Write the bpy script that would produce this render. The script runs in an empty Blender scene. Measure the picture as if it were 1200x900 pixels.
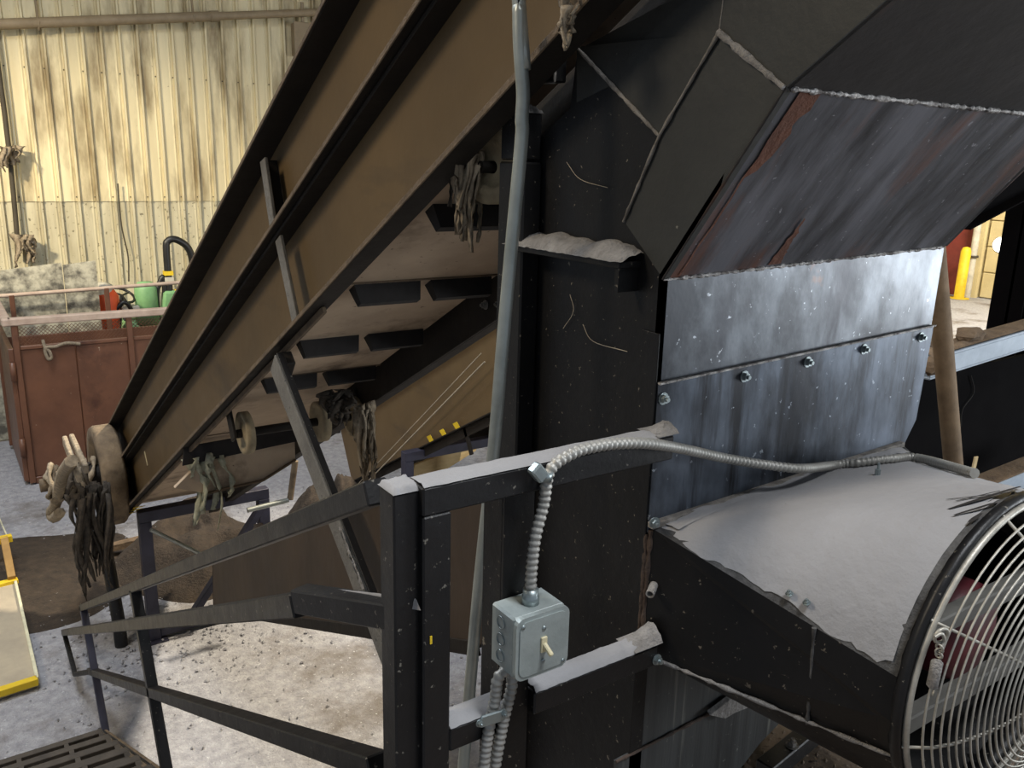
import bpy, math, random
from mathutils import Vector, Matrix, noise
random.seed(7)
S = bpy.context.scene
COL = S.collection
PI = math.pi
# ------------------------------------------------------------------ camera
TH, PT, RO, FPX, EYE = math.radians(34.5), math.radians(14.6), math.radians(1.5), 1000.0, 3.6
CAM = Vector((0, 0, EYE))
FW = Vector((math.sin(TH)*math.cos(PT), math.cos(TH)*math.cos(PT), -math.sin(PT)))
R0 = Vector((math.cos(TH), -math.sin(TH), 0)); U0 = R0.cross(FW)
RT = R0*math.cos(RO)+U0*math.sin(RO); UP = U0*math.cos(RO)-R0*math.sin(RO)
cd = bpy.data.cameras.new('camera'); cam = bpy.data.objects.new('camera', cd); COL.objects.link(cam)
cd.sensor_width = 36; cd.lens = FPX/1200*36; cd.clip_start = .02; cd.clip_end = 200
cam.matrix_world = Matrix(((RT.x, UP.x, -FW.x, CAM.x), (RT.y, UP.y, -FW.y, CAM.y), (RT.z, UP.z, -FW.z, CAM.z), (0, 0, 0, 1)))
S.camera = cam
# ------------------------------------------------------------------ world, view, lights
S.view_settings.view_transform = 'Standard'; S.view_settings.look = 'None'
S.view_settings.gamma = 1; S.view_settings.use_curve_mapping = False; S.view_settings.exposure = 0.0
W = bpy.data.worlds.new('world'); S.world = W; W.use_nodes = True
W.node_tree.nodes['Background'].inputs[0].default_value = (.72, .84, 1, 1)
W.node_tree.nodes['Background'].inputs[1].default_value = 0.36
def aim(o, target): o.rotation_euler = (Vector(target)-o.location).to_track_quat('-Z', 'Y').to_euler()
def light(name, kind, loc, target, power, color, **kw):
    l = bpy.data.lights.new(name, kind); l.energy = power; l.color = color
    for k, v in kw.items(): setattr(l, k, v)
    o = bpy.data.objects.new(name, l); COL.objects.link(o); o.location = loc; aim(o, target); return o
light('high_bay_light', 'AREA', (1.6, -1.2, 7.6), (1.4, 1.0, 2.8), 250, (.93, .96, 1), size=1.2)
light('bay_door_light', 'AREA', (13, -5.2, 3.6), (1.5, 1.1, 3.0), 900, (.90, .955, 1), size=4)
light('sodium_wall_light', 'SPOT', (-3.2, 8.6, 6.6), (2.5, 15, 2.3), 4500, (1, .86, .60), spot_size=math.radians(44), spot_blend=1.0, shadow_soft_size=.25)
light('sodium_floor_light', 'SPOT', (5.4, 5.6, 7.4), (2.4, 4.6, 0), 4200, (1, .88, .68), spot_size=math.radians(60), spot_blend=.5, shadow_soft_size=.2)
light('aisle_light', 'AREA', (-4.8, 3.4, 8.2), (1.0, 4.2, 2.2), 300, (1, .86, .66), size=1.6)
light('top_fill_light', 'AREA', (-.6, 7.2, 8.9), (-.6, 7.2, 0), 520, (.86, .92, 1), size=2.2)  # added cool fill from above; the ceiling has no opening here
light('far_bay_light', 'AREA', (20, 6, 8), (24, 11, 0), 2300, (1, .93, .8), size=3)
# ------------------------------------------------------------------ pixel helpers: a ray through the photo cut by a real plane
def ray(x, y): return FW+RT*((x-600)/FPX)-UP*((y-450)/FPX)
def on(x, y, ax, v):
    d = ray(x, y); return CAM+d*((v-CAM[ax])/d[ax])
def onX(x, y, v): return on(x, y, 0, v)
def onY(x, y, v): return on(x, y, 1, v)
def onZ(x, y, v): return on(x, y, 2, v)
# ------------------------------------------------------------------ materials
def lin(c):
    f = lambda v: v/12.92 if v <= .04045 else ((v+.055)/1.055)**2.4
    return tuple(f(v/255) for v in c)+(1,)
def mat(name, c1, c2=None, scale=6, rough=.7, metal=0., bump=.1, bscale=None, stretch=(1, 1, 1), specks=None, speck_amt=.68, speck_scale=90, rust=None, rust_amt=.6, rust_scale=3, rust_stretch=(1, 1, 1), coat=0, world=True, detail=8, contrast=.25, layer=None, layer_amt=.6, layer_scale=2, layer_stretch=(1, 1, 1)):
    m = bpy.data.materials.new(name); m.use_nodes = True; nt = m.node_tree; N = nt.nodes; L = nt.links
    b = N['Principled BSDF']; b.inputs['Roughness'].default_value = rough; b.inputs['Metallic'].default_value = metal
    if c2 is None: c2 = tuple(v*.75 for v in c1)
    if world: src = N.new('ShaderNodeNewGeometry').outputs['Position']
    else: src = N.new('ShaderNodeTexCoord').outputs['Object']
    def nz(sc, st, det=8, off=0):
        mp = N.new('ShaderNodeMapping'); mp.inputs['Scale'].default_value = st; mp.inputs['Location'].default_value = (off, off*.7, off*1.3)
        L.new(src, mp.inputs['Vector']); n = N.new('ShaderNodeTexNoise'); n.inputs['Scale'].default_value = sc; n.inputs['Detail'].default_value = det
        n.inputs['Roughness'].default_value = .62
        L.new(mp.outputs[0], n.inputs['Vector']); return n.outputs['Fac']
    def ramp(fac, lo, hi):
        r = N.new('ShaderNodeMapRange'); r.inputs['From Min'].default_value = lo; r.inputs['From Max'].default_value = hi; L.new(fac, r.inputs['Value']); return r.outputs[0]
    def mix(fac, a, bb):
        x = N.new('ShaderNodeMix'); x.data_type = 'RGBA'; L.new(fac, x.inputs[0])
        for s, v in ((6, a), (7, bb)):
            if isinstance(v, tuple): x.inputs[s].default_value = v
            else: L.new(v, x.inputs[s])
        return x.outputs[2]
    n0 = nz(scale, stretch, detail); col = mix(ramp(n0, .5-contrast, .5+contrast), lin(c1), lin(c2))
    if layer: col = mix(ramp(nz(layer_scale, layer_stretch, 6, 8.3), layer_amt-.06, layer_amt+.1), col, lin(layer))
    if rust: col = mix(ramp(nz(rust_scale, rust_stretch, 10, 3.1), rust_amt, rust_amt+.13), col, lin(rust))
    if specks: col = mix(ramp(nz(speck_scale, (1, 1, 1), 3, 5.7), speck_amt, speck_amt+.05), col, lin(specks))
    b.inputs['Specular IOR Level'].default_value = {'dark_panel': .06, 'black_paint': .32, 'black_rail': .36, 'conveyor_dark': .3}.get(name, .5)
    L.new(col, b.inputs['Base Color'])
    if bump:
        bp = N.new('ShaderNodeBump'); bp.inputs['Strength'].default_value = bump; bp.inputs['Distance'].default_value = .02
        L.new(nz(bscale or scale*4, stretch, 10, 1.7), bp.inputs['Height']); L.new(bp.outputs[0], b.inputs['Normal'])
    rr = N.new('ShaderNodeMapRange'); rr.inputs['To Min'].default_value = max(rough-.12, .05); rr.inputs['To Max'].default_value = min(rough+.15, 1)
    L.new(nz(scale*2.3, stretch, 6, 9.1), rr.inputs['Value']); L.new(rr.outputs[0], b.inputs['Roughness'])
    return m
M = {}
M['concrete'] = mat('concrete', (180, 179, 182), (132, 131, 136), 14, .95, 0, 1.0, 42, contrast=.24, specks=(196, 196, 198), speck_amt=.64, speck_scale=34, layer=(108, 100, 92), layer_amt=.60, layer_scale=1.1)
M['wall_sheet'] = mat('wall_sheet', (226, 214, 178), (196, 182, 144), 1.5, .55, 0, .05, stretch=(3, 3, .25), specks=(150, 138, 108), speck_amt=.70, speck_scale=18, layer=(140, 124, 92), layer_amt=.56, layer_scale=.9, layer_stretch=(2, 2, .5))
M['wall_sheet_low'] = mat('wall_sheet_low', (208, 200, 172), (160, 150, 122), 2.5, .6, 0, .05, stretch=(3, 3, .4), specks=(120, 112, 90), speck_amt=.62, speck_scale=16)
M['block'] = mat('block', (214, 198, 150), (190, 172, 126), 1.2, .9, 0, .3, 20)
M['ceiling'] = mat('ceiling', (120, 118, 112), None, 1, .9)
M['bin'] = mat('bin_paint', (122, 82, 60), (94, 62, 46), 3, .42, .0, .12, 12, specks=(170, 150, 130), speck_amt=.72, speck_scale=22, layer=(66, 40, 32), layer_amt=.62, layer_scale=1.6)
M['bin_rail'] = mat('bin_rail', (214, 192, 172), (176, 150, 132), 8, .8)
M['osb'] = mat('osb', (196, 190, 168), (98, 94, 84), 7, .9, 0, .3, 30, contrast=.12)
M['cream_pipe'] = mat('cream_pipe', (150, 134, 108), (120, 104, 80), 4, .6)
M['dark_pipe'] = mat('dark_pipe', (70, 62, 48), None, 6, .7)
M['frame'] = mat('conveyor_paint', (112, 91, 60), (92, 75, 50), 1.6, .55, .15, .06, 30, specks=(54, 44, 32), speck_amt=.74, speck_scale=40, layer=(74, 62, 46), layer_amt=.63, layer_scale=1.4, layer_stretch=(1, .5, 2))
M['frame_dark'] = mat('conveyor_dark', (44, 38, 32), (28, 25, 22), 5, .7, .2, .15)
M['flange'] = mat('flange_dusty', (120, 101, 78), (72, 60, 47), 14, .85, 0, .3)
M['belt'] = mat('belt', (200, 178, 152), (160, 140, 118), 3, .8, 0, .12, specks=(88, 74, 60), speck_amt=.68, speck_scale=30, layer=(96, 80, 64), layer_amt=.62, layer_scale=3)
M['pan'] = mat('pan_sheet', (160, 142, 122), (122, 106, 90), 4, .75, 0, .15, specks=(190, 180, 164), speck_amt=.66, speck_scale=40)
M['cleat'] = mat('cleat', (42, 38, 36), (27, 25, 24), 10, .85)
M['grey_bar'] = mat('grey_bar', (128, 124, 116), (94, 91, 87), 7, .7, .1, .3, 50, specks=(44, 42, 40), speck_amt=.66, speck_scale=45)
M['blue_steel'] = mat('blue_steel', (62, 62, 80), (38, 38, 50), 5, .5, .2, .1)
M['black'] = mat('black_paint', (26, 25, 25), (14, 13, 13), 5, .45, .0, .12, 22, specks=(120, 112, 100), speck_amt=.665, speck_scale=75)
M['black_rail'] = mat('black_rail', (30, 29, 30), (17, 17, 18), 6, .42, .0, .1, 30, specks=(110, 106, 98), speck_amt=.665, speck_scale=70)
M['black_brown'] = mat('brown_plate', (74, 58, 42), (44, 35, 27), 2.5, .6, .1, .1, 16, stretch=(1, 1, .5))
M['hood'] = mat('hood_panel', (62, 62, 58), (40, 40, 38), 3, .5, .1, .12, 20, specks=(130, 128, 118), speck_amt=.74, speck_scale=60)
M['hood_dark'] = mat('hood_dark', (50, 46, 44), (28, 25, 24), 3, .55, .2, .15, rust=(92, 58, 36), rust_amt=.66, rust_scale=3)
M['slope_steel'] = mat('slope_steel', (112, 112, 118), (40, 38, 40), 3, .42, .35, .08, stretch=(3, .7, .7), contrast=.12, specks=(150, 150, 154), speck_amt=.67, speck_scale=55, rust=(112, 74, 58), rust_amt=.54, rust_scale=2.6, rust_stretch=(2.4, .6, .6))
M['rust'] = mat('rust', (124, 78, 56), (82, 52, 40), 18, .9, 0, .4)
M['mill_steel'] = mat('mill_steel', (126, 131, 137), (70, 72, 76), 3.2, .36, .55, .05, 14, stretch=(1.2, 1, .8), contrast=.10, specks=(186, 190, 196), speck_amt=.68, speck_scale=48, rust=(146, 106, 82), rust_amt=.615, rust_scale=4.2, layer=(62, 63, 68), layer_amt=.55, layer_scale=5, layer_stretch=(1, 1, .35))
M['mill_steel_low'] = mat('mill_steel_lower', (108, 117, 130), (46, 49, 55), 3.0, .34, .55, .05, 14, stretch=(1.6, 1, .7), contrast=.11, specks=(160, 168, 178), speck_amt=.67, speck_scale=48, rust=(160, 118, 86), rust_amt=.635, rust_scale=3.2, layer=(42, 44, 49), layer_amt=.55, layer_scale=7, layer_stretch=(2.5, 1, .25))
M['drip_steel'] = mat('drip_steel', (84, 86, 86), (48, 48, 48), 5, .5, .3, .12, stretch=(4, 1, .2), specks=(120, 120, 116), speck_amt=.68, speck_scale=50, rust=(112, 76, 50), rust_amt=.70, rust_scale=5, layer=(138, 138, 130), layer_amt=.64, layer_scale=12, layer_stretch=(3, 1, .12))
M['dust'] = mat('dust', (158, 157, 158), (138, 137, 138), 3, .97, 0, .25, 40, specks=(104, 102, 102), speck_amt=.74, speck_scale=35)
M['dust_rough'] = mat('dust_rough', (168, 164, 160), (112, 108, 104), 22, .97, 0, .8, 60)
M['dust_edge'] = mat('dust_edge', (96, 95, 94), (44, 43, 43), 14, .95, 0, .5, 60, contrast=.15)
M['weld'] = mat('weld', (158, 152, 144), (84, 78, 72), 30, .7, .1, .5)
M['weld_bright'] = mat('weld_bright', (196, 192, 188), (90, 84, 80), 40, .5, .5, .5, contrast=.12)
M['old_weld'] = mat('old_weld', (92, 74, 62), (50, 42, 38), 30, .85, 0, .4)
M['tread'] = mat('stair_tread', (84, 76, 66), (56, 50, 44), 10, .7, .1, .2)
M['galv'] = mat('galvanised', (168, 178, 178), (134, 144, 146), 12, .35, .75, .06)
M['conduit'] = mat('steel_conduit', (176, 180, 174), (140, 144, 138), 10, .34, .55, .05)
M['flex'] = mat('flex_conduit', (176, 174, 168), (140, 138, 132), 14, .5, .45, .05)
M['box'] = mat('switch_box', (176, 184, 182), (146, 155, 153), 14, .45, .35, .1, 60, specks=(80, 84, 82), speck_amt=.70, speck_scale=120)
M['ivory'] = mat('ivory', (226, 216, 180), (200, 188, 150), 20, .5)
M['guard_wire'] = mat('guard_wire', (196, 192, 182), (150, 146, 136), 30, .45, .4, .1)
M['fan_red'] = mat('fan_red', (112, 34, 44), (60, 18, 26), 8, .5)
M['fan_grey'] = mat('fan_grey', (112, 110, 104), (78, 76, 72), 8, .7)
M['brown_pole'] = mat('brown_pole', (140, 116, 88), (96, 78, 58), 8, .8, 0, .2)
M['beam'] = mat('beam_grey', (170, 180, 190), (132, 142, 152), 6, .5, .2, .1)
M['wood_dirt'] = mat('dirt_brown', (130, 108, 84), (76, 62, 48), 12, .95, 0, .7, 40)
M['dirt'] = mat('dirt', (70, 58, 46), (40, 33, 27), 14, .97, 0, .9, 50, specks=(170, 168, 164), speck_amt=.72, speck_scale=30)
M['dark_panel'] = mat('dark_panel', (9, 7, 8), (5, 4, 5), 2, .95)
M['yellow'] = mat('safety_yellow', (236, 204, 40), (206, 170, 30), 8, .6, 0, .1, specks=(120, 96, 30), speck_amt=.7, speck_scale=40)
M['tan_post'] = mat('tan_post', (176, 140, 80), (136, 104, 60), 8, .7)
M['deck_plate'] = mat('deck_plate', (190, 176, 150), (150, 140, 124), 3, .9, 0, .3)
M['pale_edge'] = mat('pale_edge', (236, 230, 196), None, 8, .7)
M['door_red'] = mat('door_red', (128, 50, 40), (96, 36, 30), 4, .7)
M['rag'] = mat('rag', (176, 160, 136), (104, 92, 76), 30, .95, 0, .5)
M['rag_green'] = mat('rag_green', (206, 204, 178), (150, 148, 126), 30, .95, 0, .5)
M['rag_dark'] = mat('rag_dark', (92, 82, 70), (40, 35, 30), 30, .95, 0, .5)
M['rubber'] = mat('rubber_wheel', (138, 119, 94), (72, 60, 47), 9, .85, 0, .4, 40)
M['roller'] = mat('roller_disc', (176, 160, 128), (116, 102, 80), 14, .85, 0, .3)
M['tractor_black'] = mat('tractor_black', (34, 34, 34), None, 5, .4)
M['tractor_green'] = mat('tractor_green', (138, 186, 132), (104, 150, 100), 5, .5)
M['orange'] = mat('orange', (226, 92, 44), (190, 70, 34), 5, .5)
M['white_plastic'] = mat('white_plastic', (214, 208, 190), None, 5, .6)
M['diamond'] = mat('diamond_plate', (132, 116, 100), (92, 80, 70), 9, .7, .2, .25, specks=(60, 52, 46), speck_amt=.66, speck_scale=40)
M['lumber'] = mat('lumber', (210, 186, 140), (176, 150, 106), 4, .85, 0, .2, stretch=(1, 6, 6))
M['string'] = mat('string', (196, 182, 160), None, 20, .9)
# ------------------------------------------------------------------ mesh builder
class MB:
    def __init__(s): s.v = []; s.f = []; s.sm = []
    def add(s, vs, fs, smooth=False):
        k = len(s.v); s.v += [Vector(p) for p in vs]
        for f in fs: s.f.append([i+k for i in f]); s.sm.append(smooth)
        return s
    def box(s, lo, hi, bev=0):
        (a, b, c), (d, e, f) = lo, hi
        if bev <= 0:
            return s.add([(a, b, c), (d, b, c), (d, e, c), (a, e, c), (a, b, f), (d, b, f), (d, e, f), (a, e, f)],
                     [(3, 2, 1, 0), (4, 5, 6, 7), (0, 1, 5, 4), (1, 2, 6, 5), (2, 3, 7, 6), (3, 0, 4, 7)])
        m = Matrix.Identity(4); return s.bbox(Vector(((a+d)/2, (b+e)/2, (c+f)/2)), (Vector((1, 0, 0)), Vector((0, 1, 0)), Vector((0, 0, 1))), ((d-a)/2, (e-b)/2, (f-c)/2), bev)
    def bbox(s, c, ax, h, bev=.003):
        # oriented chamfered box
        import bmesh
        bm = bmesh.new(); bmesh.ops.create_cube(bm, size=2)
        for v in bm.verts: v.co = Vector((v.co.x*h[0], v.co.y*h[1], v.co.z*h[2]))
        if bev: bmesh.ops.bevel(bm, geom=list(bm.edges), offset=min(bev, min(h)*.9), segments=1, affect='EDGES', profile=.5)
        bm.verts.index_update()
        vs = [c+ax[0]*v.co.x+ax[1]*v.co.y+ax[2]*v.co.z for v in bm.verts]; fs = [[v.index for v in f.verts] for f in bm.faces]
        bm.free(); return s.add(vs, fs)
    def bar(s, p, q, w, h, up=(0, 0, 1), bev=.003):
        # rectangular bar from p to q: w sideways, h along up
        p, q = Vector(p), Vector(q); d = (q-p); L = d.length; d = d/L; u = Vector(up); u = (u-d*u.dot(d)).normalized(); sd = d.cross(u)
        return s.bbox((p+q)/2, (d, sd, u), (L/2, w/2, h/2), bev)
    def tube(s, pts, r, n=10, cap=True, radii=None):
        pts = [Vector(p) for p in pts]; k = len(pts); ring = []
        t0 = (pts[1]-pts[0]).normalized(); a = t0.orthogonal().normalized(); vs = []
        for i, p in enumerate(pts):
            t = (pts[min(i+1, k-1)]-pts[max(i-1, 0)])
            t = t.normalized() if t.length > 1e-9 else t0
            a = (a-t*a.dot(t)).normalized(); b = t.cross(a); rr = radii[i] if radii else r
            for j in range(n): vs.append(p+(a*math.cos(2*PI*j/n)+b*math.sin(2*PI*j/n))*rr)
        fs = [(i*n+j, i*n+(j+1) % n, (i+1)*n+(j+1) % n, (i+1)*n+j) for i in range(k-1) for j in range(n)]
        s.add(vs, fs, True)
        if cap:
            s.add(vs[:n], [tuple(range(n-1, -1, -1))]); s.add(vs[-n:], [tuple(range(n))])
        return s
    def prism(s, poly, ext):
        # polygon (3D, planar) extruded by vector
        n = len(poly); e = Vector(ext); vs = [Vector(p) for p in poly]+[Vector(p)+e for p in poly]
        return s.add(vs, [tuple(range(n-1, -1, -1)), tuple(range(n, 2*n))]+[(i, (i+1) % n, n+(i+1) % n, n+i) for i in range(n)])
    def lathe(s, prof, c, axis, n=32, close=False):
        # prof: list of (r, h) along axis from c
        ax = Vector(axis).normalized(); a = ax.orthogonal().normalized(); b = ax.cross(a); c = Vector(c); vs = []
        for r, h in prof:
            for j in range(n): vs.append(c+ax*h+(a*math.cos(2*PI*j/n)+b*math.sin(2*PI*j/n))*r)
        k = len(prof); fs = [(i*n+j, i*n+(j+1) % n, ((i+1) % k)*n+(j+1) % n, ((i+1) % k)*n+j) for i in range(k if close else k-1) for j in range(n)]
        return s.add(vs, fs, True)
    def build(s, name, m, parent=None, org=None):
        me = bpy.data.meshes.new(name); o = bpy.data.objects.new(name, me); COL.objects.link(o)
        off = Vector((0, 0, 0))
        if parent is not None:
            off = Vector(parent.get('_o', (0, 0, 0))); o['_o'] = list(off); o.parent = parent
        elif org is not None: off = Vector(org); o.location = off; o['_o'] = list(off)
        me.from_pydata([v-off for v in s.v], [], s.f)
        for pl, q in zip(me.polygons, s.sm): pl.use_smooth = q
        import bmesh
        bm = bmesh.new(); bm.from_mesh(me); bmesh.ops.recalc_face_normals(bm, faces=bm.faces); bm.to_mesh(me); bm.free()
        me.materials.append(M[m] if isinstance(m, str) else m); return o
def thing(name, loc, label, cat, group=None):
    o = bpy.data.objects.new(name, None); COL.objects.link(o); o.location = loc; o['_o'] = list(loc); o.empty_display_size = .1
    return tag(o, label, cat, group)
def tag(o, label, cat, group=None, kind=None):
    o['label'] = label; o['category'] = cat
    if group: o['group'] = group
    if kind: o['kind'] = kind
    return o
def struct(o, label=None):
    o['kind'] = 'structure'
    if label: o['label'] = label
    return o
def copy_tree(o, parent=None):
    c = o.copy(); COL.objects.link(c); c.parent = parent
    for ch in list(o.children): copy_tree(ch, c)
    return c
def share(src, name, loc, parent, rot=None, scale=None):
    o = bpy.data.objects.new(name, src.data); COL.objects.link(o); o.parent = parent; o.location = loc
    if rot: o.rotation_euler = rot
    if scale: o.scale = scale
    return o
def weld(pts, r, name, parent, m='weld', n=6, amp=.35, step=.012):
    P = [Vector(p) for p in pts]; out = []
    for a, b in zip(P, P[1:]):
        k = max(2, int((b-a).length/step))
        out += [a.lerp(b, i/k) for i in range(k)]
    out.append(P[-1]); rad = [r*(1+amp*random.uniform(-1, 1)) for _ in out]
    return MB().tube(out, r, n, True, rad).build(name, m, parent)
def hexbolt(c, axis, r=.011, h=.010):
    mb = MB(); ax = Vector(axis).normalized(); mb.lathe([(0, h*.25), (r*1.45, h*.25), (r*1.45, 0)], c, ax, 12); mb.lathe([(0, h*1.2), (r, h*1.2), (r, h*.2)], c, ax, 6)
    mb.lathe([(0, h*1.9), (r*.5, h*1.9), (r*.5, h)], c, ax, 8); mb.sm = [False]*len(mb.sm); return mb
def smooth_path(pts, k=12):
    P = [Vector(p) for p in pts]; P = [2*P[0]-P[1]]+P+[2*P[-1]-P[-2]]; out = []
    for i in range(1, len(P)-2):
        a, b, c, d = P[i-1:i+3]
        for j in range(k):
            t = j/k; out.append(.5*((2*b)+(c-a)*t+(2*a-5*b+4*c-d)*t*t+(3*b-a-3*c+d)*t**3))
    out.append(P[-2]); return out
def resample(pts, step):
    out = [pts[0]]; acc = 0
    for a, b in zip(pts, pts[1:]):
        L = (b-a).length; t = step-acc
        while t <= L: out.append(a.lerp(b, t/L)); t += step
        acc = (acc+L) % step
    return out
def flex(name, pts, r, label, cat, m='flex', group=None):
    P = resample(smooth_path(pts, 16), .0027); rad = [r*(1, .985, .80, .80)[(i) % 4] for i in range(len(P))]
    o = MB().tube(P, r, 10, True, rad).build(name, m, None, P[0]); return tag(o, label, cat, group)
def rag(name, top, length, width, n, m, label, seed, sway=(0, 0, 0), cat='rag', org=None, thin=1.):
    rnd = random.Random(seed); mb = MB(); top = Vector(top)
    for i in range(n):
        p = top+Vector((rnd.uniform(-1, 1)*width*.4, rnd.uniform(-1, 1)*width*.4, rnd.uniform(-.02, .02))); L = length*rnd.uniform(.45, 1); w = width*rnd.uniform(.12, .3)*thin; k = 9; a = rnd.uniform(0, PI); vs = []
        ph = rnd.uniform(0, 6)
        for j in range(k+1):
            t = j/k; aa = a+t*rnd.uniform(-1.2, 1.2); q = p+Vector((math.sin(ph+t*5)*width*.12, math.cos(ph+t*4)*width*.12, -L*t))+Vector(sway)*t
            ww = w*(1-.55*t)*rnd.uniform(.6, 1.2); e = Vector((math.cos(aa), math.sin(aa), rnd.uniform(-.3, .3)))*ww; f = e.cross(Vector((0, 0, 1))).normalized()*ww*.28
            vs += [q-e, q+f, q+e, q-f]
        fs = [(j*4+u, j*4+(u+1) % 4, j*4+4+(u+1) % 4, j*4+4+u) for j in range(k) for u in range(4)]+[(3, 2, 1, 0), (4*k, 4*k+1, 4*k+2, 4*k+3)]
        mb.add(vs, fs, True)
    o = mb.build(name, m, None, org or top); return tag(o, label, cat)
def lump(poly_fn, nu, nv, name, m, parent=None, org=None, smooth=True):
    mb = MB(); vs = [poly_fn(i/nu, j/nv) for i in range(nu+1) for j in range(nv+1)]
    mb.add(vs, [(i*(nv+1)+j, (i+1)*(nv+1)+j, (i+1)*(nv+1)+j+1, i*(nv+1)+j+1) for i in range(nu) for j in range(nv)], smooth); return mb.build(name, m, parent, org)
def nzv(x, y, z=0): return noise.noise(Vector((x, y, z)))
# ================================================================== STRUCTURE
fl = struct(MB().box((-14, -9, -.2), (26.3, 15.3, 0)).build('floor', 'concrete'), 'dusty grey concrete floor')
wb = struct(MB().box((-6, 15.06, 0), (26.3, 15.3, 9)).build('wall_back', 'wall_sheet'), 'cream ribbed sheet metal wall')
# ribbed sheets: one pressed panel per rib, two rows lapped at the seam
def sheet(z0, z1, y, m, nm):
    p = .26; prof = [(0, 0), (.145, 0), (.165, -.012), (.185, 0), (.205, 0), (.212, -.05), (.240, -.05), (.26, 0)]
    vs = []
    for x, d in prof: vs += [(x, y+d, z0), (x, y+d, z1)]
    for x, d in prof: vs += [(x, y+d+.006, z0), (x, y+d+.006, z1)]
    n = len(prof); mb = MB(); mb.add(vs, [(2*i, 2*i+2, 2*i+3, 2*i+1) for i in range(n-1)]+[(2*n+2*i, 2*n+2*i+1, 2*n+2*i+3, 2*n+2*i+2) for i in range(n-1)]+[(2*i, 2*n+2*i, 2*n+2*i+2, 2*i+2) for i in range(n-1)]+[(2*i+1, 2*i+3, 2*n+2*i+3, 2*n+2*i+1) for i in range(n-1)])
    return mb.build('wall_panel', m, wb)
SEAM = 2.86
up0 = sheet(SEAM-.03, 9, 15.0, 'wall_sheet', 'u'); lo0 = sheet(0, SEAM+.02, 15.02, 'wall_sheet_low', 'l')
for i in [*range(-14, 0), *range(1, 46)]:
    share(up0, 'wall_panel', (i*.26, 0, 0), wb); share(lo0, 'wall_panel', (i*.26, 0, 0), wb)
up0.location.x = 0
scr = MB()
for i in range(46):
    for z in (SEAM+.03, 4.75): scr.box((i*.26+.19, 14.985, z), (i*.26+.206, 15.0, z+.018))
scr.build('screw_row', 'dark_pipe', wb)['kind'] = 'stuff'
wr = struct(MB().box((26.05, -9, 0), (26.3, 15.3, 9)).build('wall_right', 'block'), 'cream concrete panel wall')
blk = MB().box((25.97, 0, 0), (26.05, 2.36, .735), .02).build('wall_block', 'block', wr)
first = True
for j in range(10):
    for i in range(8):
        y, z = -6+i*2.4, j*.76+.02
        if first: blk.location = (0, y, z); first = False
        else: share(blk, 'wall_block', (0, y, z), wr)
ceil = struct(MB().box((-14, -9, 9), (26.3, 15.3, 9.15)).build('ceiling', 'ceiling'))
# far right door, bollard, drain pipe
def bwall(x, y): return onX(x, y, 25.9)
d = thing('door', (25.9, 14.4, 0), 'rust red steel door by the far cream wall', 'door'); d['kind'] = 'structure'; d.name = 'door_1'; del d['category']
a = bwall(1112, 340)
MB().box((25.82, 13.55, 0), (25.9, 14.75, 3.4), .01).build('door_panel', 'door_red', d); MB().box((25.8, 13.2, 0), (25.95, 13.5, 3.6)).build('door_frame', 'block', d)
MB().bbox(Vector((25.78, 13.7, 1.1)), (Vector((1, 0, 0)), Vector((0, 1, 0)), Vector((0, 0, 1))), (.03, .08, .03), .01).build('handle', 'galv', d)
p = onX(1124, 346, 25.2); y0 = p.y
bo = thing('bollard', (25.2, y0, 0), 'bright yellow safety bollard in front of the far cream wall', 'bollard')
MB().lathe([(0, 0), (.22, 0), (.22, .02), (.14, .03), (.14, 1.40), (.10, 1.5), (0, 1.53)], (25.2, y0, 0), (0, 0, 1), 20).build('post', 'yellow', bo)
MB().lathe([(0, 0), (.28, 0), (.28, .025), (0, .025)], (25.2, y0, 0), (0, 0, 1), 20).build('base_plate', 'yellow', bo)
p = onX(1133, 346, 25.6); t = thing('downpipe', (25.6, p.y, 0), 'thin white downpipe beside the yellow bollard', 'pipe')
MB().tube([(25.6, p.y, 0), (25.6, p.y, 6)], .1, 10).build('pipe_run', 'white_plastic', t)
cl = MB().lathe([(.1, 0), (.15, 0), (.15, .06), (.1, .06)], (25.6, p.y, 1.2), (0, 0, 1), 12).build('clamp', 'dark_pipe', t)
for z in (1.3, 2.6, 3.9): share(cl, 'clamp', (0, 0, z), t)
t = thing('wall_lamp', bwall(1178, 287), 'small bright round lamp on the far cream wall', 'lamp')
c = onX(1172, 287, 24.0); t.location = c; t['_o'] = list(c)
MB().lathe([(0, -.02), (.2, -.02), (.24, .05), (.14, .16), (0, .18)], c, (1, 0, 0), 20).build('housing', 'white_plastic', t)
MB().tube([c+Vector((.1, 0, 0)), c+Vector((2.0, 0, .2))], .03, 8).build('arm', 'dark_pipe', t)
em = bpy.data.materials.new('lamp_glow'); em.use_nodes = True; em.node_tree.nodes['Principled BSDF'].inputs['Emission Color'].default_value = (1, .98, .92, 1); em.node_tree.nodes['Principled BSDF'].inputs['Emission Strength'].default_value = 6
MB().lathe([(0, -.10), (.13, -.08), (.19, -.02), (0, -.02)], c, (1, 0, 0), 20).build('lens', em, t)
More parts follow.
